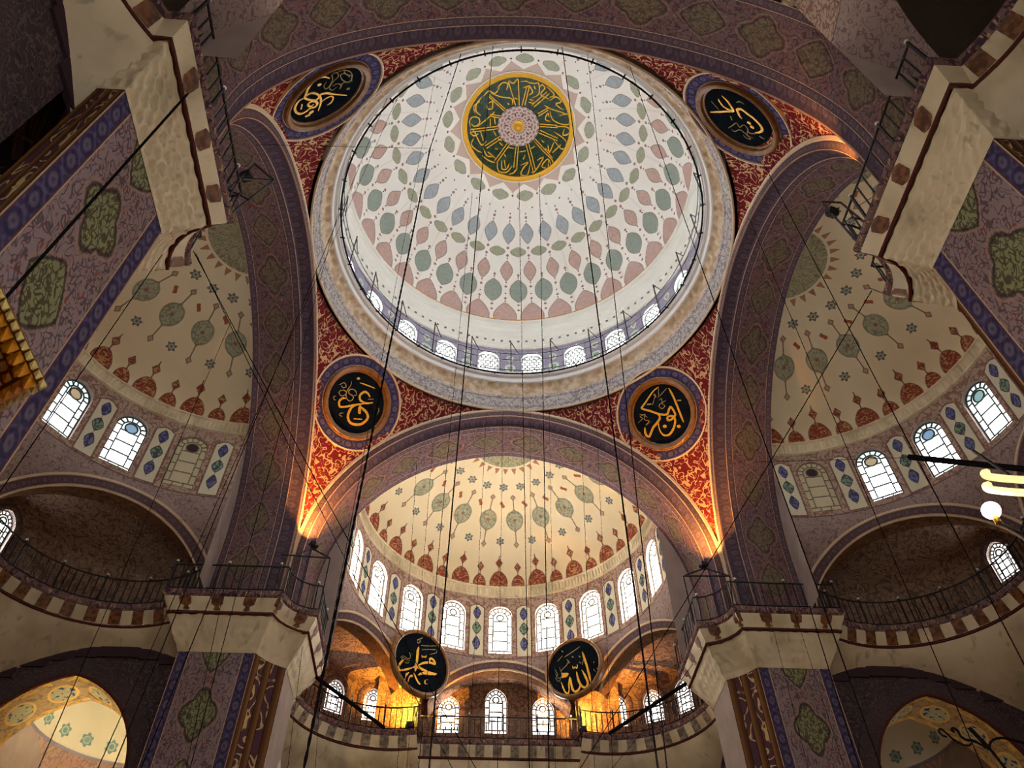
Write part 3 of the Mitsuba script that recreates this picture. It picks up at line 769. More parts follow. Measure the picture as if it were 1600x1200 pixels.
        v, f = grid(loc(dname, P)); put(part(k, 'soffit'), v, f, 'recess_soffit', uv=uv.reshape(-1, 2))
        if e:
            ce = np.array([e * 0.57, 1.64]); ae = math.atan2(ce[0], ce[1] - SD)
            A = np.linspace(math.radians(-115), math.radians(115), 61) + ae
            lowp = box((A[0]) * ER, 1.955, A[-1] * ER, EB)
            offs = {('far', -1): (12, 24, 46), ('far', 1): (-49.5, -29, -10), ('left', 1): (-38,), ('right', -1): (38,)}.get((dname, e), ())
            hs = [affinity.translate(arched(0.105, 0.185, 0.35), (ae + math.radians(o)) * ER, 2.065) for o in offs]
            if (dname, e) == ('far', -1): hs = hs[1:]; offs = offs[1:]
            full_p = box(A[0] * ER, 1.955, A[-1] * ER, 2.30)
            g = full_p.difference(unary_union(hs)) if hs else full_p
            v, f, v2 = bent(g, ce, ER)
            keep = (np.hypot(v[:, 0], v[:, 1] - SD) > SR + 0.02 + 0.9 * flare(v[:, 2])) & (np.abs(v[:, 0]) > 0.40) & (v[:, 1] > 1.305)
            f = f[keep[f].all(1)]
            put(part(k, 'wall'), loc(dname, v), f, 'exedra_paint', uv=v2)
            t = np.radians(np.linspace(0, 89, 24))
            P = np.stack([cyl(ce, ER * math.cos(x), A, 2.30 + 0.09 * math.sin(x)) for x in t], 1)
            keep = (np.hypot(P[..., 0], P[..., 1] - SD) > SR + 0.004) & (np.abs(P[..., 0]) > 0.40) & (P[..., 1] > 1.305)
            uv = np.stack(np.broadcast_arrays(A[:, None] * ER, t[None] * 0.4 + 2.30), -1)
            v, f = grid(P); f = f[keep.reshape(-1)[f].all(1)]
            put(part(k, 'vault'), loc(dname, v), f, 'exedra_paint', smooth=True, uv=uv.reshape(-1, 2))
            for h, o in zip(hs, offs):
                a = ae + math.radians(o)
                m = reveal(np.array(h.exterior.coords), ce, ER, ER + 0.03)
                put(part(k, 'window_reveal'), loc(dname, m[0]), m[1], 'plain_plaster')
                hood = h.buffer(0.030).difference(h.buffer(0.014)).intersection(box(-99, 2.09, 99, 3))
                hv, hf, h2 = bent(hood, ce, ER - 0.004, 0.02)
                put(part(k, 'window_hood'), loc(dname, hv), hf, 'archivolt', uv=np.stack([h2[:, 0] * 0 + 0.5, h2[:, 1]], 1))
                O, X, N = local_frame(dname, *frame_at(ce, ER + 0.022, a))
                if dname == 'far': lab, grp = f'small pointed leaded window behind the gallery railing in the recess at the {"left" if e < 0 else "right"} of the far end', f'small windows in the {"left" if e < 0 else "right"} far recess'
                else: lab, grp = f'small leaded window behind the black railing of the {dname} gallery', None
                add_window(O, X, N, 2.065, 0.105, 0.185, 'sheet', lab, grp, (0.9, 0.96, 1.05), 0.35)
        else:
            b1 = 2.30
            g = box(-0.42, 1.955, 0.42, 2.40)
            xs = ((-0.278, 0.215), (-0.012, 0.262), (0.254, 0.215)) if dname == 'far' else ()
            hs = [affinity.translate(arched(0.126, hh, 0.35), x, 2.065) for x, hh in xs]
            if hs: g = g.difference(unary_union(hs))
            v2, f = tri(g)
            put(part(k, 'wall'), loc(dname, np.column_stack([v2[:, 0], np.full(len(v2), b1), v2[:, 1]])), f, 'exedra_paint', uv=v2)
            for h, (x, hh) in zip(hs, xs):
                r2 = np.array(h.exterior.coords)
                P = np.stack([np.column_stack([r2[:, 0], np.full(len(r2), b), r2[:, 1]]) for b in (b1, b1 + 0.03)], 1)
                v, f = grid(loc(dname, P)); put(part(k, 'window_reveal'), v, f, 'plain_plaster')
                O, X, N = local_frame(dname, np.array([x, b1 + 0.022, 0]), np.array([1.0, 0, 0]), np.array([0, -1.0, 0]))
                lab = 'tallest pointed window in the middle recess, at the centre of the far end' if hh > 0.25 else 'pointed leaded window flanking the tallest one in the middle recess'
                add_window(O, X, N, 2.065, 0.126, hh, 'sheet', lab, None if hh > 0.25 else 'windows flanking the tallest one', (1, 1, 1), 0.35)
            th = np.linspace(0, math.pi, 40)
            th = np.linspace(0.38, math.pi - 0.38, 40)
            c0 = np.stack([0.42 * np.cos(th), 2.0 + 0.36 * np.sin(th)], 1)
            for q in (-1, 1) if dname == 'far' else ():            # the splayed wall between the middle and the side recess
                A2 = np.array([[q * 0.335, 2.303], [q * 0.50, 2.245], [q * 0.67, 2.175]])
                Pz = np.stack([np.column_stack([A2, np.full(3, z)]) for z in np.linspace(1.955, 2.42, 8)], 1)
                uv = np.stack(np.broadcast_arrays(np.array([0, 0.18, 0.36])[:, None], np.linspace(1.955, 2.42, 8)[None]), -1)
                v, f = grid(loc(dname, Pz)); put(part(k, 'splayed_wall'), v, f, 'exedra_paint', uv=uv.reshape(-1, 2))
            bb = SD + np.sqrt(np.maximum((SR + flare(c0[:, 1])) ** 2 - c0[:, 0] ** 2, 0)) + 0.01
            P = np.stack([np.column_stack([c0[:, 0], bb, c0[:, 1]]), np.column_stack([c0[:, 0], np.full(len(c0), b1), c0[:, 1]])], 1)
            uv = np.stack([P[..., 1], np.repeat(np.arange(len(c0))[:, None] * 0.03, 2, 1)], -1)
            v, f = grid(loc(dname, P)); put(part(k, 'vault'), v, f, 'exedra_paint', uv=uv.reshape(-1, 2))
for dname in DIRS: apse(dname)
# ------------------------------------------------------------------ piers, galleries, railings
ZG = 1.97
def path_normals(P, side):
    P = np.asarray(P, float); d = np.diff(P, axis=0); d /= np.linalg.norm(d, axis=1, keepdims=True)
    n = np.stack([-d[:, 1], d[:, 0]], 1) * side
    N = np.zeros_like(P); N[0], N[-1] = n[0], n[-1]
    for i in range(1, len(P) - 1):
        m = n[i - 1] + n[i]; m /= np.linalg.norm(m); N[i] = m / max(m @ n[i], 0.35)
    return N
def arclen(P): return np.concatenate([[0], np.cumsum(np.linalg.norm(np.diff(P, axis=0), axis=1))])
def resample(P, step, keep_corners=True):
    P = np.asarray(P, float); out = [P[0]]
    for a, b in zip(P[:-1], P[1:]):
        n = max(1, int(round(np.linalg.norm(b - a) / step)))
        for k in range(1, n + 1): out.append(a + (b - a) * k / n)
    return np.array(out)
def sweep(P, N, prof):
    """(n, m, 3): profile of (offset, z) along the plan path."""
    return np.stack([np.column_stack([P + N * o, np.full(len(P), z)]) for o, z in prof], 1)
def put_sweep(key, P, N, prof, mat, smooth=False):
    G = sweep(P, N, prof); s = arclen(P)
    uv = np.stack(np.broadcast_arrays(np.linspace(0, 1, len(prof))[None], s[:, None]), -1)
    v, f = grid(G); return put(key, v, f, mat, smooth=smooth, uv=uv.reshape(-1, 2))
CAV = [(0.004, 1.942), (0.007, 1.930), (0.016, 1.912), (0.024, 1.898), (0.027, 1.888)]       # the hollow of the cornice
def cav_at(j):
    c = np.array(CAV); k = np.linspace(0, 1, len(c)); return np.interp(j, k, c[:, 0]), np.interp(j, k, c[:, 1])
def inlays(parent, P, N, side, spacing, width, mat, shape='block', name='inlaid_stone', start=None, j0=0.02, j1=0.98):
    """Coloured stones let into the hollow of the cornice, standing a little proud of it."""
    s = arclen(P); L = s[-1]; n = max(1, int(L / spacing)); m = start if start is not None else (L - (n - 1) * spacing) / 2
    for i in range(n):
        sc = m + i * spacing
        if sc + width / 2 > L or sc - width / 2 < 0: continue
        if shape == 'octagon':
            tt = np.linspace(0, 1, 9); ja = j0 + (j1 - j0) * tt
            hw = width / 2 * np.clip(np.minimum(tt, 1 - tt) * 3.2 + 0.25, 0, 1)
        elif shape == 'trefoil':
            tt = np.linspace(0, 1, 11); ja = j0 + (j1 - j0) * tt
            hw = width / 2 * np.interp(tt, [0, 0.15, 0.5, 0.62, 0.72, 0.85, 1.0], [0.9, 1.0, 0.95, 0.35, 0.30, 0.75, 0.2])
        else:
            tt = np.linspace(0, 1, 5); ja = j0 + (j1 - j0) * tt; hw = np.full(5, width / 2)
        cols = []
        for sgn in (-1, -0.33, 0.33, 1):
            x = np.interp(sc + sgn * hw, s, P[:, 0]); y = np.interp(sc + sgn * hw, s, P[:, 1])
            nx = np.interp(sc + sgn * hw, s, N[:, 0]); ny = np.interp(sc + sgn * hw, s, N[:, 1])
            o, z = cav_at(ja); o = o - 0.0016
            cols.append(np.column_stack([x + nx * o, y + ny * o, z]))
        G = np.stack(cols, 0)
        # rim down to the cornice so that the stone has a thickness
        inner = np.array([np.mean(N[:, 0]), np.mean(N[:, 1]), 0])
        v, f = grid(G)
        put(part(parent, name), v, f, mat)
def bead(parent, P, N, off=0.028, z=1.880):
    Q = np.column_stack([P + N * off, np.full(len(P), z)]); G = []
    put(part(parent, 'bead_moulding'), *tube(Q, 0.0050, 5), 'bead_red')
def muqarnas_pier(q, prof, rows, depth):
    """A corbel of rows of little hollow niches, stepping back downwards."""
    per, cw = 6, 0.045
    base = pier_path(q, 0.06, 0.0075)[0]; s = arclen(base); ph = s / cw
    (o0, z0), (o1, z1) = prof; G = []
    for r in range(rows):
        arch = np.abs(np.sin((ph + 0.5 * (r % 2)) * math.pi))
        for k in range(4):
            t = k / 4; o = o0 + (o1 - o0) * (r + t) / rows
            Pk = pier_path(q, o, 0.0075)[0]; Nk = (pier_path(q, o + 0.002, 0.0075)[0] - Pk) / 0.002
            Nk /= np.maximum(1, np.linalg.norm(Nk, axis=1, keepdims=True))
            Q = Pk + Nk * (depth * arch * math.sin(math.pi * min(1, t * 1.1 + 0.25)))[:, None]
            G.append(np.column_stack([Q, z0 + (z1 - z0) * (r + t) / rows - 0.006 * (1 - arch) * (k == 0)]))
    Q = pier_path(q, o1, 0.0075)[0]
    G.append(np.column_stack([Q, np.full(len(Q), z1)]))
    return grid(np.stack(G, 1))

def railing(parent_label, cat_group, P, N, off, z0, h, step, post_every=6, name='gallery_railing', r=0.0022):
    """A black iron railing: two rails, thin balusters, stouter posts with a knob."""
    k = thing(name, parent_label, 'railing', cat_group)
    Q = P + N * off; s = arclen(Q)
    put(part(k, 'top_rail'), *tube(np.column_stack([Q, np.full(len(Q), z0 + h)]), r * 1.6, 5), 'iron')
    put(part(k, 'bottom_rail'), *tube(np.column_stack([Q, np.full(len(Q), z0 + 0.012)]), r * 1.3, 5), 'iron')
    n = int(s[-1] / step)
    for i in range(n + 1):
        x, y = np.interp(i * s[-1] / n, s, Q[:, 0]), np.interp(i * s[-1] / n, s, Q[:, 1])
        if i % post_every == 0:
            pk = part(k, 'post'); put(pk, *bar((x, y, z0 - 0.002), (x, y, z0 + h + 0.012), 0.0065), 'iron')
            m = trimesh.creation.icosphere(1, 0.0065); put(part(pk, 'knob'), m.vertices + [x, y, z0 + h + 0.017], m.faces, 'plaster_white', smooth=True)
        else: put(part(k, 'baluster'), *bar((x, y, z0 + 0.010), (x, y, z0 + h), r * 1.7), 'iron')
    return k

def pier_path(q, o=0.0, step=0.03):
    """Plan of the pier's edge set back by o: return, side face, hollow corner, front face, end. Also the index where each face starts."""
    sx, sy = quads[q]
    if sy < 0: x3, y3, y2, x1, y1, x0 = 0.875, 1.39, 0.86, 1.03, 0.715, 1.46
    else: x3, y3, y2, x1, y1, x0 = 0.822, 1.46, 1.035, 0.960, 0.895, 1.455
    if sx < 0: x3 += 0.014
    else: x1 -= 0.012; y1 += 0.010; x0 -= 0.02
    r = (x1 - x3 + y2 - y1) / 2 + o; h = math.sqrt(r * r - o * o)
    a0 = math.acos(o / r); a1 = math.asin(o / r)
    L = [[(1.05, y3 - o), (x3 + o, y3 - o)], [(x3 + o, y3 - o), (x3 + o, y1 + h)], None, [(x3 + h, y1 + o), (x0 - o, y1 + o)], [(x0 - o, y1 + o), (x0 - o, y1 + 0.18)]]
    lens = [0.20, y3 - y2, 0.24, x0 - x1, 0.18]
    out, idx = [], [0]
    for l, ln in zip(L, lens):
        n = max(2, int(round(ln / step))); t = np.linspace(0, 1, n + 1)
        if l is None:
            a = a0 + (a1 - a0) * t; P = np.stack([x3 + r * np.cos(a), y1 + r * np.sin(a)], 1)
        else: P = np.array(l[0]) + (np.array(l[1]) - np.array(l[0])) * t[:, None]
        out.append(P if not out else P[1:]); idx.append(idx[-1] + n)
    return np.vstack(out) * [sx, sy], idx
pier_label = {'FL': 'great pier at the far left with painted medallion panel below a cream cornice', 'FR': 'great pier at the far right with painted medallion panel below a cream cornice',
              'NL': 'great pier at the upper left, its cornice running steeply overhead', 'NR': 'great pier at the upper right, its cornice running steeply overhead'}
for q in quads:
    P, idx = pier_path(q)
    side = 1
    N = (pier_path(q, 0.002)[0] - P) / 0.002
    k = thing('pillar', pier_label[q], kind='structure')
    put_sweep(part(k, 'cornice_lip'), P, N, [(0.06, 1.972), (-0.004, 1.972), (-0.006, 1.966), (-0.004, 1.950), (0.002, 1.944), (0.005, 1.942)], 'lip')
    put_sweep(part(k, 'cornice'), P, N, CAV, 'cream_stone', smooth=30)
    bead(k, P, N)
    inlays(k, P[idx[1]:idx[4] + 1], N[idx[1]:idx[4] + 1], side, 0.136 if q in ('FL', 'FR') else 0.155, 0.052, 'brown_stone', 'octagon' if q[0] == 'N' else 'trefoil', start=None)
    v, f = muqarnas_pier(q, ((0.030, 1.874), (0.098, 1.742)), 6 if q[0] == 'N' else 4, 0.010 if q[0] == 'N' else 0.004)
    put(part(k, 'corbel'), v, f, 'cream_stone', smooth=50)
    # shaft: side face, hollow corner, front face, returns
    O = pier_path(q, 0.100)[0]
    zs_ = np.linspace(-0.2, 1.745, 30)
    def face(name, lo, hi, mat):
        Q = O[lo:hi + 1]; s = arclen(Q); s = s / max(s[-1], 1e-9)
        G = np.stack([np.column_stack([Q, np.full(len(Q), z)]) for z in zs_], 1)
        uv = np.stack(np.broadcast_arrays(s[:, None], zs_[None]), -1)
        v, f = grid(G); put(part(k, name), v, f, mat, uv=uv.reshape(-1, 2))
    face('return_face', idx[0], idx[1], 'moulding')
    face('side_panel', idx[1], idx[2], 'pier_panel' if q[0] == 'N' else 'plain_plaster')
    face('corner_moulding', idx[2], idx[3], 'moulding')
    face('front_panel', idx[3], idx[4], 'pier_panel')
    face('end_face', idx[4], idx[5], 'moulding')
    ia, idd = idx[1], idx[4]
    # railing along the cornice edge
    rl = {'FL': 'black iron railing on top of the far left pier cornice', 'FR': 'black iron railing on top of the far right pier cornice', 'NL': 'black iron railing above the cornice of the upper left pier', 'NR': 'black iron railing above the cornice of the upper right pier'}[q]
    railing(rl, None, P[ia:idd + 1], N[ia:idd + 1] / np.maximum(1, np.linalg.norm(N[ia:idd + 1], axis=1, keepdims=True)), 0.006, ZG, 0.130, 0.036)
    # walkway on the pier
    top = [tuple(p) for p in P]; sx, sy = quads[q]
    slab = Polygon(top).buffer(0)
    v2, f = tri(slab); put(part(k, 'walkway'), np.column_stack([v2, np.full(len(v2), ZG)]), f, 'outer_stone')

# ------------------------------------------------------------------ curved galleries of the side recesses and the straight middle ones
def gallery(dname, e):
    """Gallery edge in front of one recess of a half dome. Local frame, e = -1, 0, 1."""
    far = dname == 'far'
    stone = 'grey_stone' if far else 'brown_stone'
    if e:
        a = np.radians(np.linspace(108, -40, 66))
        P = np.stack([0.57 + 0.45 * np.cos(a), 1.64 + 0.45 * np.sin(a)], 1) * [e, 1]
        side = 1 if e > 0 else -1
        lab = f'curved balcony cornice of banded stone, {ex_where[(dname, e)]}'
    else:
        P = resample([(-0.445, 2.10), (-0.445, 2.17), (0.43, 2.17), (0.43, 2.10)], 0.03); side = 1
        lab = f'straight balcony cornice of banded stone in the middle {where[dname]}'
    k = thing('wall_gallery', lab, kind='structure')
    N2 = path_normals(P, side)
    Pw, Nw = loc2(dname, P), loc2(dname, N2)
    put_sweep(part(k, 'cornice_lip'), Pw, Nw, [(0.30, 1.972), (-0.003, 1.972), (-0.005, 1.966), (-0.003, 1.950), (0.002, 1.944), (0.005, 1.942)], 'lip')
    put_sweep(part(k, 'cornice'), Pw, Nw, CAV, 'cream_stone', smooth=30)
    bead(k, Pw, Nw)
    inlays(k, Pw, Nw, side, 0.092, 0.046, stone, 'block')
    s = arclen(Pw)
    if e:
        # corbel: from the round edge above to the square-cornered wall below
        b = []
        for p in P:
            d = np.array([p[0] * e - 0.57, p[1] - 1.64]); d /= np.linalg.norm(d)
            tx = (1.10 - 0.57) / d[0] if d[0] > 1e-6 else 9; ty = (2.20 - 1.64) / d[1] if d[1] > 1e-6 else 9
            r = min(tx, ty, 0.80); r = max(r, 0.52)
            b.append((0.57 + d[0] * r, 1.64 + d[1] * r, 1.81 - 0.85 * max(0, r - 0.53)))
        b = np.array(b) * [e, 1, 1]
        rows = 8
        G = []
        for i in range(rows + 1):
            t = i / rows
            q0 = np.column_stack([P + N2 * 0.030, np.full(len(P), 1.874)])
            x = t ** 1.4
            G.append(q0 * (1 - x) + b * x * 1.0)
            G[-1][:, 2] = 1.874 + (b[:, 2] - 1.874) * t
        v, f = grid(loc(dname, np.stack(G, 1))); put(part(k, 'corbel'), v, f, 'cream_stone', smooth=40)
        # stepped violet border under the corbel
        st = 4
        for i in range(0, len(P) - 1, st):
            q = b[i:i + st + 1]
            zmin = q[:, 2].max() + 0.004
            if zmin < 1.70: continue
            Q = loc(dname, np.vstack([q * [1, 1, 0] + [0, 0, zmin]]))
            n2 = loc2(dname, N2[i:i + st + 1])
            Gs = np.stack([np.column_stack([Q[:, :2] - n2 * o, Q[:, 2] + dz]) for o, dz in ((-0.01, 0.0), (0.010, 0.0), (0.010, -0.045), (-0.01, -0.045))], 1)
            v, f = grid(Gs); put(part(k, 'stepped_border'), v, f, 'dull_violet')
    else:
        put_sweep(part(k, 'corbel'), Pw, Nw, [(0.030, 1.874), (0.036, 1.80), (0.05, 1.742), (0.05, 1.735)], 'cream_stone')
        put_sweep(part(k, 'wall'), Pw, Nw, [(0.05, 1.735), (0.05, -0.2)], 'cream_stone')
        put_sweep(part(k, 'stepped_border'), Pw, Nw, [(0.03, 1.735), (0.03, 1.69), (0.05, 1.69)], 'dull_violet')
    if dname != 'near':
        rl = {('far', -1): 'curved black railing in front of the far end windows, left of the centre', ('far', 1): 'curved black railing in front of the far end windows, right of the centre',
              ('far', 0): 'straight black railing across the middle of the far end', ('left', 1): 'curved black railing of the dark gallery at the left', ('right', -1): 'curved black railing of the dark gallery at the right'}.get((dname, e))
        if rl: railing(rl, None, Pw, Nw, 0.008, ZG, 0.125, 0.030)
def loc2(dname, P):
    x, y = DIRS[dname](np.asarray(P)[..., 0], np.asarray(P)[..., 1]); return np.stack([x, y], -1)
for dname in DIRS:
    for e in (-1, 0, 1): gallery(dname, e)

# ------------------------------------------------------------------ arcade walls under the galleries, and the aisle bays behind them
def arcade(sx, sy, axis):
    """Flat wall with a pointed arch beside a pier. axis 'x': the wall runs along x at y = 1.10; 'y': along y at x = 1.10."""
    def at(u, d, z):
        u, d, z = np.broadcast_arrays(np.asarray(u, float), np.asarray(d, float), np.asarray(z, float))
        return np.stack([sx * u, sy * d, z], -1) if axis == 'x' else np.stack([sx * d, sy * u, z], -1)
    u = np.linspace(1.30, 2.24, 80)
    topz = 1.85 - 0.85 * np.maximum(0, np.hypot(np.abs(u - 1.64), 0.53) - 0.53) * np.where(u > 1.64, 1, 0.0)
    xc, hw, crown = 1.765, 0.335, 1.685
    op = affinity.translate(arched(2 * hw, crown + 0.2, 0.28, 20), xc, -0.2)
    w = thing('wall_arcade', {('x', -1, 1): 'shadowed patterned wall around the bright arch at the lower left', ('x', 1, 1): 'shadowed patterned wall around the dim arch at the lower right'}.get((axis, sx, sy), 'patterned arcade wall under a gallery'), kind='structure')
    poly = Polygon(np.vstack([[[1.30, -0.2]], [[2.24, -0.2]], np.column_stack([u[::-1], topz[::-1]])])).difference(op)
    v2, f = tri(poly); put(part(w, 'wall_face'), at(v2[:, 0], 1.10 if axis == 'x' else 1.10, v2[:, 1]), f, 'aisle_wall', uv=v2)
    hood = op.buffer(0.075, join_style=2).difference(op.buffer(0.004)).intersection(poly)
    g = extrude(hood, 0.012); put(part(w, 'arch_band'), at(g[0][:, 0], 1.10 - g[0][:, 2], g[0][:, 1]), g[1], 'aisle_wall', uv=g[0][:, :2] * 2.3)
    r = np.array(op.exterior.coords)
    rim = [at(r[:, 0], np.full(len(r), 1.086), r[:, 1])]
    put(part(w, 'arch_edge'), *tube(rim[0], 0.006, 5), 'bead_red')
    P = np.stack([at(r[:, 0], np.full(len(r), d), r[:, 1]) for d in (1.10, 1.20, 1.30)], 1)
    s = arclen(r); uv = np.stack(np.broadcast_arrays(np.array([[0, 0.1, 0.2]]), s[:, None]), -1)
    v, f = grid(P); put(part(w, 'arch_soffit'), v, f, 'aisle_vault', uv=uv.reshape(-1, 2))
for sx, sy in quads.values():
    if sy > 0: arcade(sx, sy, 'x')
    arcade(sx, sy, 'y')
def bay(sx, sy, cx, cy, label):
    """A square aisle bay: four arches, painted pendentives and a small dome."""
    h, zs_, hz = 0.42, 1.36, 0.44
    k = thing('ceiling_aisle_bay', label, kind='structure')
    M = lambda P: np.asarray(P) * [sx, sy, 1] + [sx * cx, sy * cy, 0]
    rs = h * math.sqrt(2)
    zr = zs_ + math.sqrt(rs * rs - h * h)
    A = np.linspace(0, 2 * math.pi, 97)
    P = np.zeros((97, 12, 3))
    for i, a in enumerate(A):
        d = h / max(abs(math.sin(a)), abs(math.cos(a))); za = zs_ + math.sqrt(max(rs * rs - d * d, 0))
        for j, t in enumerate(np.linspace(0, 1, 12)):
            z = za + (zr - za) * t; r = math.sqrt(rs * rs - (z - zs_) ** 2)
            P[i, j] = (r * math.sin(a), r * math.cos(a), z)
    uv = np.stack([np.repeat(A[:, None] * h, 12, 1), P[..., 2]], -1)
    v, f = grid(M(P)); put(part(k, 'pendentives'), v, f, 'aisle_pend', smooth=True, uv=uv.reshape(-1, 2))
    prof = [(h + 0.005, zr - 0.004), (h - 0.008, zr), (h - 0.008, zr + 0.02)] + [(h * math.cos(t) * 0.98, zr + 0.02 + 0.30 * math.sin(t)) for t in np.radians(np.linspace(0, 89, 16))]
    Pp, uv = lathe((0, 0), prof, n=72); v, f = grid(M(Pp)); put(part(k, 'small_dome'), v, f, 'aisle_dome', smooth=True, uv=uv)
    for i in range(4):
        a = math.radians(45 + 90 * i); z = zs_ + 0.30; r = math.sqrt(rs * rs - 0.09) - 0.004
        O = np.array([r * math.sin(a), r * math.cos(a), z]); n = -(O - [0, 0, zs_]) / rs
        x = np.cross([0, 0, 1.0], n); x /= np.linalg.norm(x); y = np.cross(n, x)
        for nm, rad, hgt, mat in (('pendentive_disc', 0.085, 0.006, 'aisle_vault'), ('pendentive_boss', 0.042, 0.018, 'gold')):
            c = trimesh.creation.cylinder(rad, hgt, sections=28); v = c.vertices
            put(part(k, nm), M(O + v[:, :1] * x + v[:, 1:2] * y + v[:, 2:3] * n), c.faces, mat)
    # lunettes closing the two outer sides
    t = np.linspace(0, math.pi, 40); lun = Polygon(np.vstack([np.stack([h * np.cos(t), zs_ + h * np.sin(t)], 1), [[-h, -0.2], [h, -0.2]]]))
    v2, f = tri(lun)
    put(part(k, 'outer_wall'), M(np.column_stack([v2[:, 0], np.full(len(v2), h), v2[:, 1]])), f, 'plain_plaster', uv=v2)
    put(part(k, 'outer_wall'), M(np.column_stack([np.full(len(v2), h), v2[:, 0], v2[:, 1]])), f, 'plain_plaster', uv=v2)
def pend_paint(p, n, uv):
    s, m = leafy(uv.x, uv.y, 70.0)
    c = mix(C(206, 150, 130), C(190, 176, 150), noise(uv.x * 6, uv.y * 6, 0.5))
    return mix(c, C(130, 96, 96), smoothstep(0.10, 0.04, s) * 0.5)
diffuse('aisle_pend', pend_paint)
bay(-1, 1, 1.765, 1.72, 'warmly lit aisle vault with a small white dome seen through the lower left arch')
def aisle_lamp(label, pos, power):
    k = thing('aisle_lamp', label, 'lamp')
    m = trimesh.creation.icosphere(2, 0.018)
    put(part(k, 'globe'), m.vertices + pos, m.faces, 'glass_pane', smooth=True, emitter=glow(power, power * 0.84, power * 0.56, w=25.0))
    Pb, _ = lathe(pos[:2], [(0.002, pos[2] - 0.040), (0.025, pos[2] - 0.034), (0.045, pos[2] - 0.010), (0.056, pos[2] + 0.030), (0.053, pos[2] + 0.030), (0.042, pos[2] - 0.006), (0.002, pos[2] - 0.030)], n=32); vb, fb = grid(Pb)
    put(part(k, 'bowl_shade'), vb, fb, 'brass')
    put(part(k, 'rod'), *tube(np.array([np.array(pos) + [0, 0, 0.02], np.array(pos) + [0, 0, 0.55]]), 0.003, 5), 'iron')
aisle_lamp('globe lamp in a brass bowl hanging in the left aisle behind the bright arch', np.array([-1.62, 1.60, 1.22]), AISLE)
bay(1, 1, 1.765, 1.72, 'dim aisle vault seen through the lower right arch')

# ------------------------------------------------------------------ floor and outer walls (below and behind the view)
v2, f = tri(box(-2.7, -2.7, 2.7, 2.7))
put(thing('floor', 'wide red carpeted floor of the prayer hall', kind='structure'), np.column_stack([v2, np.full(len(v2), -0.2)]), f, 'carpet')
for nm, (x0, y0, x1, y1) in (('wall_left', (-2.62, -2.7, -2.62, 2.7)), ('wall_right', (2.62, -2.7, 2.62, 2.7)), ('wall_far', (-2.7, 2.62, 2.7, 2.62)), ('wall_near', (-2.7, -2.62, 2.7, -2.62))):
    P = np.array([[(x0, y0, -0.2), (x0, y0, 3.6)], [(x1, y1, -0.2), (x1, y1, 3.6)]]); v, f = grid(P)
    put(thing(nm, 'plain outer wall of the hall behind the arcades', kind='structure'), v, f, 'outer_stone')
v2, f = tri(box(-2.7, -2.7, 2.7, 2.7).difference(Polygon(ring_pts((0, 0), 1.25, 60))))
put(thing('roof', 'masonry roof behind the vaults', kind='structure'), np.column_stack([v2, np.full(len(v2), 3.6)]), f, 'outer_stone')

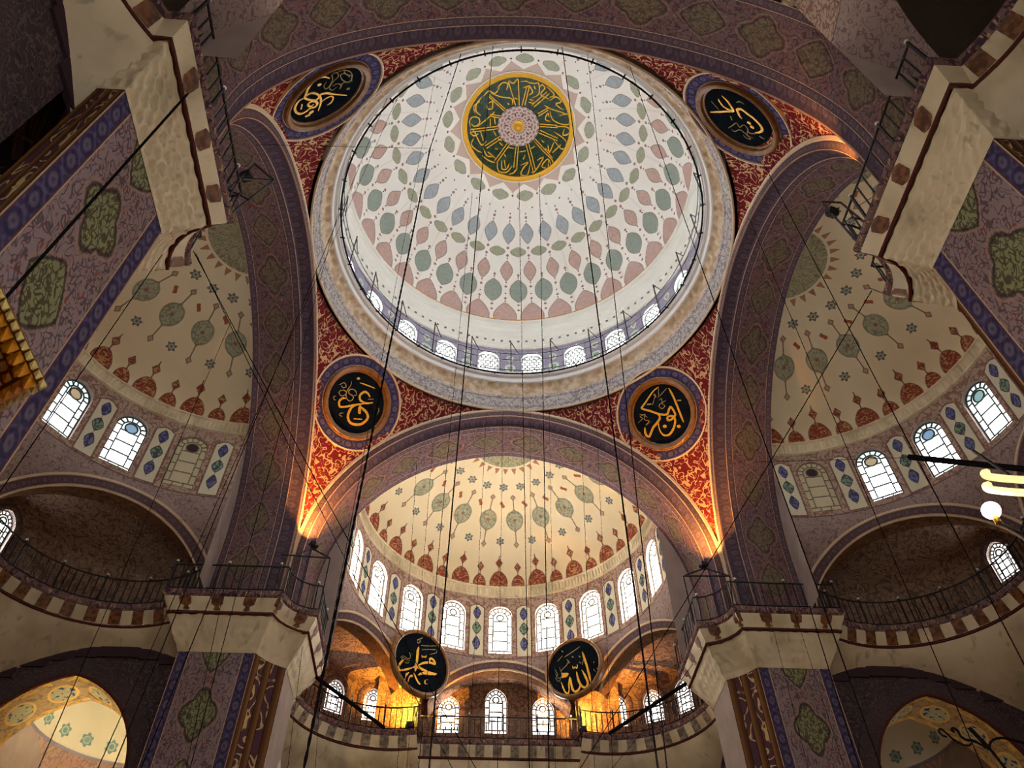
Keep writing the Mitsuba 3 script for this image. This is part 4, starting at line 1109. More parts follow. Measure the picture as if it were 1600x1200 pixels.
for x in (-0.30, 0.0, 0.30):
    add_window(np.array([x, -2.205, 0]), np.array([-1.0, 0, 0]), np.array([0, 1.0, 0]), 0.35, 0.20, 0.75, 'sheet', 'tall lower window behind the viewer', 'lower windows behind the viewer', (0.4, 0.4, 0.4), 0.3)
for y in (1.58, 1.86):
    add_window(np.array([2.178, y, 0]), np.array([0, -1.0, 0]), np.array([-1.0, 0, 0]), 0.20, 0.20, 0.75, 'sheet', 'tall lower window of the right aisle', 'lower windows of the right aisle', (0.3, 0.3, 0.31), 0.3, weight=2.0)
CABLES = [["main",[-0.4389,-0.5041,3.3],[-0.4728,-0.5102,0.5388],0.00527],["mainup",[-0.2982,-0.9163,3.49],[-0.4389,-0.5041,3.3],0.0038],["stay",[-1.0729,-0.6594,2.9],[-0.4389,-0.5041,3.3],0.00221],["dome",[-0.1814,-0.9074,3.49],[-0.2336,-0.9083,0.394],0.00291],["dome",[-0.2749,0.415,4.7371],[-0.3188,0.4131,0.8855],0.00271],["dome",[0.0274,0.3543,4.7952],[0.0054,0.3563,0.8692],0.00317],["dome",[0.1574,0.2962,4.8015],[0.0539,0.3096,0.8526],0.00378],["dome",[0.1098,-0.9135,3.49],[0.072,-0.9035,0.4004],0.00333],["dome",[0.2184,-0.8987,3.49],[0.0934,-0.859,0.4173],0.00218],["dome",[0.3962,-0.8716,3.49],[0.3981,-0.8726,0.4169],0.00244],["dome",[-0.5091,-0.3446,4.6688],[-0.5026,-0.3433,0.6006],0.00177],["dome",[-0.5926,-0.6554,3.49],[-0.7458,-0.7127,0.4591],0.00158],["dome",[-0.6378,-0.6528,3.49],[-0.7318,-0.6887,0.4683],0.00212],["dome",[-0.8528,-0.2282,3.49],[-0.7703,-0.1989,0.6504],0.00216],["arch",[-0.1346,0.97,3.2167],[-0.1696,0.9704,1.0956],0.00213],["arch",[-0.0428,0.97,3.2378],[-0.0612,0.9709,1.0974],0.00213],["arch",[-0.4103,0.97,2.9758],[-0.3872,0.9716,1.0927],0.00193],["arch",[-0.4852,0.97,2.8683],[-0.4167,0.9761,1.0939],0.00192],["arch",[0.1071,0.97,3.2571],[0.0636,0.9741,1.1005],0.00199],["arch",[0.2135,0.97,3.2368],[0.1481,0.9782,1.1033],0.00184],["arch",[0.3856,0.97,3.1944],[0.2923,0.9867,1.1087],0.00215],["arch",[0.4717,0.97,3.1631],[0.3594,0.993,1.1121],0.00184],["cornice",[-0.8987,1.0959,1.98],[-0.829,1.1112,1.1381],0.00201],["cornice",[-0.8402,1.2708,1.98],[-0.7487,1.2879,1.2052],0.00179],["cornice",[-1.2422,0.86,1.9767],[-1.2916,0.8411,1.0303],0.00414],["cornice",[-1.2057,0.86,1.978],[-1.1293,0.8863,1.0496],0.00248],["cornice",[1.2664,0.86,1.9385],[1.2457,0.8706,1.0799],0.00431],["cornice",[1.0817,0.86,1.9324],[1.055,0.8719,1.0774],0.00183],["cornice",[1.1935,0.86,1.9361],[1.1908,0.8613,1.0756],0.00185],["side",[-1.0475,-0.8,2.2296],[-1.0745,-0.8203,0.414],0.00237],["side",[-1.1608,-0.1,2.525],[-1.1436,-0.0911,0.6849],0.00223],["side",[0.9525,-0.62,3.0996],[0.9127,-0.5872,0.5312],0.00307],["side",[0.9695,-0.35,3.1068],[0.9175,-0.314,0.6331],0.00258],["big",[-0.9124,-1.2282,1.975],[-0.9242,-1.2401,0.6887],0.00458],["guyL",[-1.0216,-0.7397,1.985],[-0.05,1.3,1.3025],0.00341],["guyL",[-1.016,-0.7316,1.985],[-0.1779,1.25,1.3281],0.0029],["guyR",[0.9831,-0.7131,1.985],[0.1851,1.3,1.2944],0.0035],["guyR",[0.9134,1.1946,1.985],[0.4311,1.7,1.5525],0.00257],["rod",[-0.865,1.4,1.8712],[-0.569,1.75,1.8158],0.01227],["rod",[0.8309,1.4,1.884],[0.5141,1.75,1.8114],0.01246],["stayR",[0.7549,-0.1,1.8511],[0.9532,-0.55,1.4425],0.00166],["rodR",[0.9454,-0.55,1.4444],[1.0957,-0.75,1.2105],0.00906]]
# ------------------------------------------------------------------ strokes of the gilt inscriptions, in tenths of a millimetre of a bay unit on each disc: [width, bold, points]
CALLI = {"BL":{"c":[-0.825,0.82,3.09],"n":[0.5836,-0.58,-0.5683],"s":[[126,1,[[457,682],[248,765],[40,707],[-62,442],[31,254],[212,210],[476,275],[756,509]]],[113,1,[[476,275],[5,-123],[-362,-478],[-638,-690],[-782,-650],[-874,-466],[-785,-242],[-628,-164]]],[136,1,[[89,-67],[-100,-331],[-117,-671],[-9,-926],[199,-1062],[480,-1032],[812,-800],[956,-460],[895,-224],[661,-101],[368,-74],[186,-30]]],[164,1,[[236,-107],[346,-255],[425,-395]]],[68,1,[[322,-791],[695,-575]]],[69,1,[[-437,968],[-2,1100],[446,1222]]],[145,1,[[-643,1088],[-610,1111]]],[52,0,[[-1341,201],[-1160,465],[-966,350],[-1104,200],[-1220,285]]],[52,0,[[-1127,-36],[-948,142],[-766,46],[-908,-189],[-1118,-140],[-1123,49]]],[58,0,[[-849,765],[-785,531],[-800,188],[-691,-69],[-442,-175],[-301,-25],[-359,156],[-667,168],[-685,377],[-452,482],[-243,347],[-372,175]]],[47,0,[[-341,-873],[-465,-954],[-477,-1070],[-303,-1065]]],[47,0,[[-1173,-368],[-1249,-475],[-1154,-574],[-1061,-538]]],[40,0,[[1030,760],[1118,481],[1282,422],[1329,61]]],[39,0,[[440,519],[698,694]]]]},"BR":{"c":[0.805,0.828,3.105],"n":[-0.5687,-0.585,-0.5782],"s":[[116,1,[[518,1356],[170,1301],[-327,1072],[-723,885],[-827,790],[-527,494],[-191,128],[62,-88],[285,-162],[479,6],[621,77],[678,-155],[633,-431],[351,-523],[169,-473],[191,-335],[353,-325],[532,-474],[468,-738],[224,-1001],[-101,-1171],[-374,-1099],[-485,-865],[-462,-577],[-379,-322]]],[115,1,[[1009,994],[1008,412],[935,-300],[864,-955]]],[127,1,[[-191,128],[-173,-134],[-481,-316],[-749,-421],[-1018,-627],[-1184,-738],[-1288,-582],[-1246,-352],[-1163,-196]]],[171,1,[[-167,-663],[-127,-685]]],[168,1,[[506,-1031],[546,-1053]]],[41,0,[[919,1072],[635,981],[318,882]]],[36,0,[[497,1317],[392,1070],[238,852]]],[41,0,[[224,707],[387,716],[302,459],[361,274],[137,248],[99,473],[384,514],[547,523]]],[41,0,[[-1372,223],[-1058,305],[-1141,453],[-828,433],[-995,220],[-789,4],[-1059,-101],[-727,-80]]],[37,0,[[-1120,595],[-891,416],[-788,207]]],[37,0,[[208,1073],[1,885],[-227,657]]],[82,0,[[127,1120],[156,975]]],[82,0,[[-453,835],[-278,762]]],[89,0,[[1144,183],[1262,116]]]]},"TL":{"c":[-0.835,-0.808,3.09],"n":[0.5911,0.572,-0.5687],"s":[[107,1,[[-828,-695],[-842,-1066],[-687,-1301],[-433,-1382],[-138,-1324],[184,-1143],[325,-1049],[373,-651],[323,-346],[138,-334],[-20,-345],[-120,-34],[-132,436],[-204,1131]]],[110,1,[[325,-1049],[463,-1205],[688,-1201],[937,-1052],[1123,-746],[1126,-442],[965,-300],[770,-243],[669,-37],[471,-114],[396,-372],[497,-574],[650,-519],[689,-326],[562,-252]]],[99,1,[[215,-1062],[46,-987],[13,-669],[130,-290],[399,46],[825,337]]],[70,1,[[399,46],[203,102],[13,270],[45,494],[304,640],[482,562]]],[43,0,[[-612,-668],[-403,-598],[-295,-327],[-542,-333],[-825,-485],[-997,-725],[-1156,-588],[-993,-303],[-723,-321],[-384,-214],[-301,88],[-494,143]]],[46,0,[[-1209,-543],[-1351,-280],[-1316,192],[-1069,532],[-838,520],[-890,79],[-1092,-254],[-1217,-74],[-1079,355]]],[46,0,[[-491,-120],[-653,21],[-619,328],[-451,408],[-749,291],[-864,657]]],[45,0,[[-1377,-363],[-1181,-33],[-1170,360],[-919,705]]],[155,1,[[-429,-940],[-435,-906]]],[195,1,[[991,15],[965,30]]],[130,1,[[1213,-48],[1152,46]]],[110,0,[[-1114,-1005],[-1124,-955]]],[131,0,[[-526,877],[-534,923]]],[63,1,[[641,-904],[803,-767],[930,-689]]]]},"TR":{"c":[0.825,-0.8,3.115],"n":[-0.5824,0.5647,-0.5848],"s":[[98,1,[[440,1348],[413,786],[385,218],[388,0],[604,-42],[866,-48],[1180,48]]],[81,1,[[388,0],[497,230],[689,377],[912,401],[1062,358]]],[122,1,[[-27,-171],[108,-151],[368,-223],[450,-283],[432,-481],[199,-637],[-78,-808],[-394,-906],[-659,-882],[-802,-669],[-830,-373]]],[151,1,[[-276,-391],[-306,-426]]],[152,1,[[-501,-394],[-530,-430]]],[45,0,[[-492,977],[-375,641],[-261,312],[-491,287],[-377,-36],[-652,-75],[-914,160],[-1110,-35]]],[46,0,[[-593,854],[-695,730],[-623,384],[-817,234],[-1148,134],[-1091,334],[-901,391]]],[37,0,[[959,860],[548,781]]],[52,0,[[781,-457],[803,-659],[662,-786]]],[55,0,[[-896,-327],[-833,-41],[-649,-30]]],[64,0,[[107,378],[-69,437]]],[54,0,[[-1040,-459],[-1184,-591]]]]},"ML":{"c":[-0.4388,1.9167,2.249],"n":[0.5736,-0.8192,-0.0],"s":[[154,1,[[-264,581],[-301,204],[-300,-171],[-332,-585],[-344,-822]]],[153,1,[[-488,-674],[-242,-554],[58,-583],[435,-620],[773,-604],[1032,-532]]],[125,1,[[-125,-978],[116,-796],[444,-717],[849,-611]]],[128,1,[[-246,-522],[63,-245],[423,-67],[686,-25],[837,-6],[786,147],[587,231],[483,108],[569,2]]],[114,1,[[-591,-743],[-862,-936],[-1169,-1091],[-1395,-1153],[-1445,-1040],[-1386,-790],[-1266,-582],[-1169,-480]]],[108,1,[[-401,-974],[-248,-1216],[-84,-1389],[32,-1447]]],[57,1,[[-800,-1160],[-961,-1329],[-1028,-1673]]],[115,1,[[-848,-1180],[-811,-1187]]],[57,1,[[-527,-1165],[-704,-1371],[-788,-1737]]],[115,1,[[-558,-1178],[-514,-1183]]],[65,1,[[491,-1032],[332,-1118],[311,-1289],[495,-1276]]],[40,0,[[-111,760],[374,911],[900,1116]]],[40,0,[[-49,521],[393,700],[882,861]]],[64,1,[[-18,203],[31,84],[134,189],[214,149],[275,309]]],[54,0,[[-395,935],[-258,1093],[-204,936],[-326,820],[-393,918]]],[47,0,[[-219,1090],[-80,1231]]],[35,0,[[-1324,-402],[-1126,-230],[-860,-303],[-693,-142],[-790,61],[-604,60]]],[34,0,[[-1014,-559],[-831,-561],[-807,-452]]],[34,0,[[-1239,-505],[-1149,-339],[-923,-393],[-708,-350]]],[36,0,[[420,396],[859,660],[923,824]]],[50,0,[[1018,-114],[1065,-233]]]]},"MR":{"c":[0.3986,1.943,2.258],"n":[-0.521,-0.8536,-0.0],"s":[[128,1,[[744,905],[870,341],[991,-243],[1103,-880],[1172,-1393]]],[125,1,[[534,-355],[649,-623],[760,-921],[820,-1201],[717,-1404],[549,-1392],[394,-1220],[279,-958],[218,-641],[188,-362]]],[126,1,[[338,-1074],[251,-1314],[73,-1415],[-91,-1323],[-159,-1075],[-203,-730],[-240,-517]]],[93,1,[[-240,-517],[-316,-867],[-324,-1230],[-405,-1406],[-552,-1302],[-657,-1043],[-756,-683]]],[150,1,[[-641,-239],[-366,-314]]],[137,1,[[-651,-390],[-441,-395]]],[69,1,[[-41,77],[-1,-89],[108,-33],[205,-129],[255,64]]],[46,0,[[-492,728],[-36,882],[476,1090]]],[34,0,[[-1112,200],[-955,-188],[-1071,-361],[-873,-584],[-711,-220],[-825,225]]],[34,0,[[-1091,-82],[-898,-408],[-755,-378]]],[42,0,[[-696,17],[-327,261]]],[63,0,[[-344,545],[-216,334],[-357,339]]],[70,0,[[-26,631],[20,583]]],[69,0,[[396,528],[442,481]]],[62,0,[[387,183],[421,138]]],[41,0,[[529,5],[619,256]]],[35,0,[[-892,612],[-611,833]]],[57,0,[[-627,1159],[-560,1068]]],[47,0,[[1200,-28],[1212,-83]]],[47,0,[[1366,-432],[1380,-470]]],[40,0,[[1162,-426],[1233,-581]]]]},"M":[[[-1169,55],[-3000,247]],[[-1162,206],[-3002,413]],[[-923,580],[-2082,1330]],[[-839,712],[-1926,1465]],[[-596,1099],[-1366,2224]],[[-478,1209],[-1247,2372]],[[-59,1259],[-129,2637]],[[91,1257],[62,2629]],[[572,1145],[1142,2774]],[[758,1129],[1289,2687]],[[1039,846],[1688,1457],[2251,1907],[2379,2110]],[[1141,758],[2319,1823]],[[1299,329],[2518,686]],[[1400,167],[2496,520]],[[1377,-83],[2436,-139]],[[1360,-234],[2423,-290]],[[1248,-758],[1754,-1173]],[[1183,-905],[1808,-1372]],[[756,-1421],[1576,-2351]],[[909,-1317],[1728,-2253]],[[321,-1383],[512,-2671]],[[154,-1371],[351,-2617]],[[-34,-1360],[-186,-2974]],[[-258,-1345],[-782,-2865]],[[-427,-1375],[-539,-1759],[-1196,-1858],[-1780,-2083]],[[-823,-1019],[-1915,-2001]],[[-927,-939],[-1946,-1886]],[[-1168,-615],[-1792,-716]],[[-1198,-477],[-1715,-580]],[[-1506,-891],[-2000,-400],[-2569,78]],[[-3008,97],[-3057,-284],[-2876,-562],[-2513,-487],[-2433,-182],[-2720,35],[-2977,-128]],[[-2745,-839],[-2811,-1260],[-2473,-1552]],[[-2376,-636],[-2676,-950],[-2650,-1406],[-2343,-1858]],[[-1966,-1428],[-1681,-1540],[-1703,-1086],[-1959,-1087],[-1997,-1313]],[[-2274,-1895],[-1926,-2234],[-1562,-2079],[-1296,-2471]],[[-1435,-2427],[-1132,-2778],[-809,-2712],[-860,-2326]],[[-752,-2946],[-493,-2766],[-261,-3039],[-181,-2894]],[[-39,-2900],[241,-2960],[531,-2861],[818,-2855],[1026,-2893],[1117,-2535],[1094,-2147],[756,-1884]],[[133,-2486],[479,-2627],[724,-2267],[524,-2054]],[[1122,-2609],[1249,-2794],[1444,-2607],[1237,-2161],[1763,-1911]],[[1535,-2728],[2044,-2250],[1784,-2027]],[[1838,-1839],[2169,-2116],[2519,-1858],[2217,-1660],[2448,-1459],[2714,-1347]],[[1508,-1490],[1892,-1308],[2555,-1169],[2939,-1076]],[[2503,-929],[2999,-1086],[3141,-496],[2628,-412],[2094,-641],[1886,-1151]],[[2361,-204],[3079,-256],[3198,106],[2846,278],[2878,-108]],[[2246,140],[2863,464],[3130,797],[2856,1180],[2295,701]],[[1956,1050],[2102,1479],[2308,850]],[[1821,1287],[2141,1476]],[[2288,1490],[2757,933]],[[2286,2310],[2025,1934],[1687,2420],[2068,2481],[2069,2004]],[[1358,2087],[1735,1882],[1255,2791],[1017,2854]],[[320,2479],[764,2286],[485,2676],[371,3048],[777,3053],[937,2350]],[[102,2668],[-109,2968],[-409,3083]],[[-445,2429],[-579,2760],[-888,2740],[-929,2224]],[[-1213,2300],[-1108,2884],[-568,2956],[-247,2568]],[[-763,2223],[-662,2659]],[[-1528,2004],[-1907,1925],[-2153,1440]],[[-2212,1921],[-1783,2223],[-1363,2377]],[[-1842,1705],[-1373,2077]],[[-2771,785],[-2907,1188],[-2599,1537],[-2251,1731]],[[-2623,640],[-2269,1249],[-1949,998]],[[-2342,426],[-2169,954]],[[-3003,473],[-2734,650],[-2471,497]],[[-2895,178],[-2630,566]],[[1869,-767],[1775,-985],[1659,-587],[1964,-472]],[[560,-1595],[852,-1540]],[[-1786,-399],[-1749,58]],[[-1528,-474],[-1457,-94]],[[-1528,361],[-1368,663]],[[-1122,1112],[-923,1294]],[[-578,1395],[-200,1446]],[[192,1659],[564,1561]],[[926,1378],[1145,1216]],[[-979,959],[-1209,888]],[[615,-1787],[802,-1711]],[[448,2093],[546,1862]],[[-782,1852],[-696,1992]],[[-1366,1488],[-1250,1523]],[[1563,831],[1678,892]],[[-737,-1443],[-660,-1369]],[[-325,-1811],[-176,-1741]],[[797,-2653],[861,-2506]]]}
# ------------------------------------------------------------------ railing and lamp brackets round the dome cornice
k = thing('dome_railing', 'thin black iron railing running right round the cornice below the dome windows', 'railing')
A = np.linspace(0, 2 * math.pi, 193)
for nm, r, z, th in (('bottom_rail', 0.905, 3.519, 0.0026), ('middle_rail', 0.905, 3.614, 0.0020), ('top_rail', 0.905, 3.669, 0.0024)):
    put(part(k, nm), *tube(cyl((0, 0), r, A, np.full_like(A, z)), th, 5, False), 'iron')
for i in range(24):
    a = math.radians(15 * i)
    p = cyl((0, 0), 0.905, np.array([a, a]), np.array([3.490, 3.785]))
    pk = part(k, 'post'); put(pk, *bar(p[0], p[1], 0.0055), 'iron')
    q = cyl((0, 0), 0.905, np.array([a + 0.05, a]), np.array([3.672, 3.783])); put(part(pk, 'strut'), *bar(q[0], q[1], 0.0038), 'iron')
k = thing('lamp_finial', 'small white pointed finial on a thin stem low in front of the far left pier', 'finial')
m = lathe_simple = [(0.0004, 0.036), (0.003, 0.026), (0.0052, 0.014), (0.004, 0.004), (0.0015, 0.0)]
P_, _ = lathe((-0.676, 0.2), [(r_, 0.931 + h_) for r_, h_ in m], n=16); v, f = grid(P_); put(k, v, f, 'plaster_white', smooth=40)
put(part(k, 'stem'), *tube(np.array([(-0.676, 0.2, 0.40), (-0.676, 0.2, 0.933)]), 0.0013, 6), 'iron')
k = thing('cable_ring', 'black cable ring with short clips hung just inside the dome cornice', 'cable')
put(k, *tube(cyl((0, 0), 0.890, A, np.full_like(A, 3.470)), 0.0042, 5, False), 'cable_black')
for i in range(36):
    a = math.radians(10 * i + 4); p = cyl((0, 0), 0.890, np.array([a - 0.012, a + 0.012]), 3.470)
    m1 = cyl((0, 0), 0.880, np.array([a]), 3.468)[0]; m2 = cyl((0, 0), 0.903, np.array([a]), 3.476)[0]
    put(part(k, 'clip'), *bar(m1, m2, 0.005), 'cable_black')
# railing clips shine on the drum: small glass lamps along the top rail
for i in range(48):
    a = math.radians(7.5 * i + 2.2); p = cyl((0, 0), 0.905, np.array([a]), 3.676)[0]
    m = trimesh.creation.icosphere(1, 0.0042)
    put(part('dome_railing', 'glass_bulb'), m.vertices + p, m.faces, 'plaster_white', smooth=True)

# ------------------------------------------------------------------ inscriptions
def spline(P, n=7):
    P = np.asarray(P, float)
    if len(P) < 3: return P
    Q = np.vstack([2 * P[0] - P[1], P, 2 * P[-1] - P[-2]]); out = []
    for i in range(1, len(Q) - 2):
        for t in np.arange(n) / n:
            out.append(0.5 * ((2 * Q[i]) + (Q[i + 1] - Q[i - 1]) * t + (2 * Q[i - 1] - 5 * Q[i] + 4 * Q[i + 1] - Q[i + 2]) * t * t + (3 * Q[i] - Q[i - 1] - 3 * Q[i + 1] + Q[i + 2]) * t ** 3))
    out.append(P[-1]); return np.array(out)
def stroke(P, w, pen=0.6):
    """A pen stroke: broad in the middle, finer at both ends."""
    P = spline(P); s = np.linspace(0, 1, len(P))
    r = w / 2 * np.clip(0.45 + 2.2 * np.minimum(s, 1 - s) * 1.6, 0.45, 1.0) if len(P) > 2 else np.full(len(P), w / 2)
    g = []
    for a, b, ra, rb in zip(P[:-1], P[1:], r[:-1], r[1:]):
        g.append(unary_union([Point(a).buffer(ra, 4), Point(b).buffer(rb, 4)]).convex_hull)
    return unary_union(g).simplify(w * 0.02)
def disc_frame(c, n):
    c, n = np.array(c, float), np.array(n, float); n /= np.linalg.norm(n)
    Y = np.array([0, 0, 1.0]) - n * n[2]; Y /= np.linalg.norm(Y)
    return c, np.cross(Y, n), Y, n
def lathe_disc(prof, n=72):
    """Profile of (radius, height) turned about the local z axis."""
    a = np.linspace(0, 2 * math.pi, n + 1)
    return np.stack([np.stack([r * np.cos(a), r * np.sin(a), np.full_like(a, h)], -1) for r, h in prof], 1), a
def roundel(key, label, hung=False):
    d = CALLI[key]; c, X, Y, n = disc_frame(d['c'], d['n'])
    L = lambda v: c + v[:, :1] * X + v[:, 1:2] * Y + v[:, 2:3] * n
    k = thing('calligraphy_roundel', label, 'roundel')
    sc = {'ML': 1.06, 'MR': 0.98}.get(key, 1.0)
    R0 = (0.154 if hung else 0.160) * sc
    def lat(nm, prof, mat, uvw=None, smooth=30, par=None):
        P, a = lathe_disc(prof); v, f = grid(P); uv = None
        if uvw is not None:
            uv = np.stack(np.broadcast_arrays(np.linspace(0, 1, len(prof))[None], (a * uvw)[:, None]), -1).reshape(-1, 2); smooth = True
        put(part(k, nm), L(v), f, mat, smooth=smooth, uv=uv)
    lat('panel', [(0.0005, 0.018), (R0 + 0.004, 0.018)], 'black_enamel')
    if hung: lat('frame', [(R0 - 0.001, 0.017), (R0, 0.023), (R0 + 0.006, 0.027), (R0 + 0.014 * sc, 0.026), (R0 + 0.021 * sc, 0.020), (R0 + 0.023 * sc, 0.0), (R0, 0.0)], 'gilt_wood')
    else:
        lat('frame', [(R0 - 0.001, 0.017), (R0 + 0.001, 0.022), (R0 + 0.007, 0.024), (R0 + 0.010, 0.036), (R0 + 0.026, 0.044), (R0 + 0.032, 0.040), (R0 + 0.034, 0.012)], 'gilt_wood')
        rr = np.linspace(R0 + 0.034, 0.247, 5)
        sag = lambda r: math.sqrt(2) - math.sqrt(2 - r * r)
        lat('painted_ring', [(r, sag(r) + 0.012) for r in rr], 'blue_ring', 0.215)
        lat('white_edge', [(0.246, sag(0.246) + 0.010), (0.246, sag(0.246) + 0.016), (0.253, sag(0.252) + 0.016), (0.255, sag(0.252) - 0.002)], 'line_cream')
    gold, pale = [], []
    for w, g, pts in d['s']:
        P = np.array(pts) / 10000.0
        if key == 'ML': P = P + [0.0, 0.020]
        m = np.hypot(*P.T).max()
        if m > R0 * 0.97: P = P * (R0 * 0.97 / m)
        (gold if g else pale).append(stroke(P, w / 10000.0))
    put(part(k, 'gilt_lettering'), *(lambda m: (L(m[0] + [0, 0, 0.0165]), m[1]))(extrude(unary_union(gold), 0.0045)), 'gold')
    put(part(k, 'fine_lettering'), *(lambda m: (L(m[0] + [0, 0, 0.0165]), m[1]))(extrude(unary_union(pale), 0.003)), 'pale_gold')
    for nm in ('gilt_lettering', 'fine_lettering'): tag(f'{k}__{nm}', 'gilt Arabic calligraphy' if nm[0] == 'g' else 'fine pale secondary script', kind='stuff')
    return k
roundel('BL', 'black calligraphy roundel with blue ring on the red pendentive at the left below the dome')
roundel('BR', 'black calligraphy roundel with blue ring on the red pendentive at the right below the dome')
roundel('TL', 'black calligraphy roundel seen tilted with deep frame, upper left of the dome')
roundel('TR', 'black calligraphy roundel seen tilted with deep frame, upper right of the dome')
roundel('ML', 'gilt framed black calligraphy roundel hung lamp-lit at the left of the middle recess', True)
roundel('MR', 'gilt framed black calligraphy roundel hung lamp-lit at the right of the middle recess', True)

def dome_z(r): return DZ + DH * np.sqrt(np.maximum(1 - (r / DR) ** 2, 0))
k = thing('dome_medallion', 'green and gold calligraphy medallion at the crown of the great dome', 'medallion')
def cap(nm, r0, r1, mat, lift, uv=False, par=None):
    r = np.linspace(r0, r1, 8); a = np.linspace(0, 2 * math.pi, 97)
    P = np.stack([np.stack([x * np.cos(a), x * np.sin(a), np.full_like(a, dome_z(x) - lift)], -1) for x in r], 1)
    v, f = grid(P); put(part(k, nm), v, f, mat, smooth=True, uv=v[:, :2].copy() if uv else None)
cap('field', 0.128, 0.324, 'green_enamel', 0.006)
cap('rosette', 0.034, 0.130, 'rosette_paint', 0.010, True)
def capring(nm, prof, mat):
    a = np.linspace(0, 2 * math.pi, 97)
    P = np.stack([np.stack([x * np.cos(a), x * np.sin(a), np.full_like(a, dome_z(x) - l)], -1) for x, l in prof], 1)
    v, f = grid(P); put(part(k, nm), v, f, mat, smooth=30)
capring('gold_rim', [(0.320, 0.005), (0.321, 0.014), (0.330, 0.017), (0.340, 0.013), (0.349, 0.013), (0.351, 0.002)], 'gold')
capring('white_rim', [(0.350, 0.003), (0.351, 0.009), (0.358, 0.009), (0.359, 0.0)], 'plaster_white')
capring('gold_boss', [(0.0005, 0.045), (0.012, 0.042), (0.020, 0.028), (0.028, 0.022), (0.036, 0.018), (0.038, 0.006)], 'gold')
g = unary_union([stroke(np.array(p) / 10000.0, 0.0072 if len(p) > 2 else 0.0062) for p in CALLI['M']]).intersection(Point(0, 0).buffer(0.318).difference(Point(0, 0).buffer(0.132)))
m = extrude(g, 0.004); v = m[0].copy(); r = np.hypot(v[:, 0], v[:, 1]); v[:, 2] = dome_z(r) - 0.006 - m[0][:, 2]
put(part(k, 'gilt_lettering'), v, m[1], 'gold'); tag(f'{k}__gilt_lettering', 'gilt Arabic inscription with long radiating letters', kind='stuff')

# ------------------------------------------------------------------ flood lamps that light the pendentives and the roundels
def flood(label, pos, aim, arms, power, cutoff=38, col=(1.0, 0.42, 0.08), size=0.030, lens=True):
    pos, aim = np.array(pos, float), np.array(aim, float)
    t = (aim - pos) / np.linalg.norm(aim - pos)
    k = thing('flood_lamp', label, 'lamp')
    put(part(k, 'housing'), *bar(pos - t * size * 0.45, pos + t * size * 0.45, size, size * 0.8), 'iron')
    x = np.cross(t, [0, 0, 1.0]); x /= np.linalg.norm(x); y = np.cross(x, t)
    for s1, s2 in ((x, y), (-x, y)):
        put(part(k, 'cooling_fin'), *bar(pos + s1 * size * 0.55 - s2 * size * 0.4, pos + s1 * size * 0.55 + s2 * size * 0.4, size * 0.12, size * 0.5), 'iron')
    for a, b in arms: put(part(k, 'bracket'), *bar(a, b, 0.0050), 'iron')
    q = pos + t * size * 0.47
    w = size * 0.40
    v = np.array([q + sx * x * w + sy * y * w * 0.8 for sx, sy in ((-1, -1), (1, -1), (1, 1), (-1, 1))])
    f = np.array([[0, 1, 2], [0, 2, 3]]); nrm = np.cross(v[1] - v[0], v[2] - v[0])
    if nrm @ t < 0: f = f[:, ::-1]
    put(part(k, 'lens'), v, f, 'glass_pane', emitter=glow(*(power * 0.05 * c for c in col), w=0.1))
    W0, W1 = W(pos + t * size * 0.75), W(aim)
    scene[k + '_beam'] = {'type': 'spot', 'to_world': T().look_at(origin=W0.tolist(), target=W1.tolist(), up=[0.1, 0.2, 1]), 'cutoff_angle': float(cutoff), 'beam_width': float(cutoff) * 0.35,
                          'intensity': {'type': 'rgb', 'value': [power * SPOT * c for c in col]}, 'sampling_weight': 16.0}
flood('black flood lamp on an iron frame at the foot of the left pendentive', (-0.902, 0.95, 2.26), (-0.965, 1.0, 2.62), [((-0.962, 0.90, 2.162), (-0.902, 0.95, 2.245)), ((-0.962, 0.90, 2.162), (-0.816, 0.95, 2.192)), ((-0.902, 0.95, 2.24), (-0.816, 0.95, 2.192)), ((-1.02, 0.90, 2.165), (-0.816, 0.95, 2.192)), ((-0.962, 0.90, 2.162), (-0.97, 0.93, 1.98)), ((-0.816, 0.95, 2.192), (-0.84, 1.05, 1.98))], 130)
flood('black flood lamp on an iron frame at the foot of the right pendentive', (0.880, 0.95, 2.215), (0.965, 1.0, 2.60), [((0.976, 0.92, 2.139), (0.88, 0.95, 2.20)), ((0.976, 0.92, 2.139), (0.775, 0.95, 2.153)), ((0.88, 0.95, 2.20), (0.775, 0.95, 2.153)), ((0.976, 0.92, 2.139), (0.96, 0.93, 1.98)), ((0.775, 0.95, 2.153), (0.81, 1.05, 1.98))], 120)
flood('dark flood lamp hung in an open frame beside the upper left pier railing', (-0.93, -0.833, 2.284), (-0.99, -0.98, 2.75), [((-0.93, -0.90, 1.98), (-0.93, -0.823, 2.39)), ((-0.93, -0.823, 2.39), (-0.86, -0.80, 2.33)), ((-0.86, -0.80, 2.33), (-0.90, -0.86, 1.99)), ((-0.93, -0.84, 2.25), (-0.86, -0.80, 2.33)), ((-0.93, -0.88, 2.10), (-0.88, -0.84, 2.12))], 4)
flood('dark flood lamp hung in an open frame beside the upper right pier railing', (0.93, -0.807, 2.293), (1.0, -1.02, 2.62), [((0.90, -0.86, 1.98), (0.93, -0.793, 2.394)), ((0.93, -0.793, 2.394), (0.99, -0.80, 2.38)), ((0.95, -0.84, 2.2), (0.99, -0.83, 2.21)), ((0.99, -0.80, 2.38), (0.97, -0.88, 1.98))], 60, 30)
flood('small black flood lamp under the hung roundel left of the middle recess', (-0.470, 2.085, 1.992), (-0.50, 2.17, 2.28), [((-0.49, 2.08, 1.974), (-0.45, 2.08, 1.974))], 110, 70, (1.0, 0.46, 0.06), 0.034)
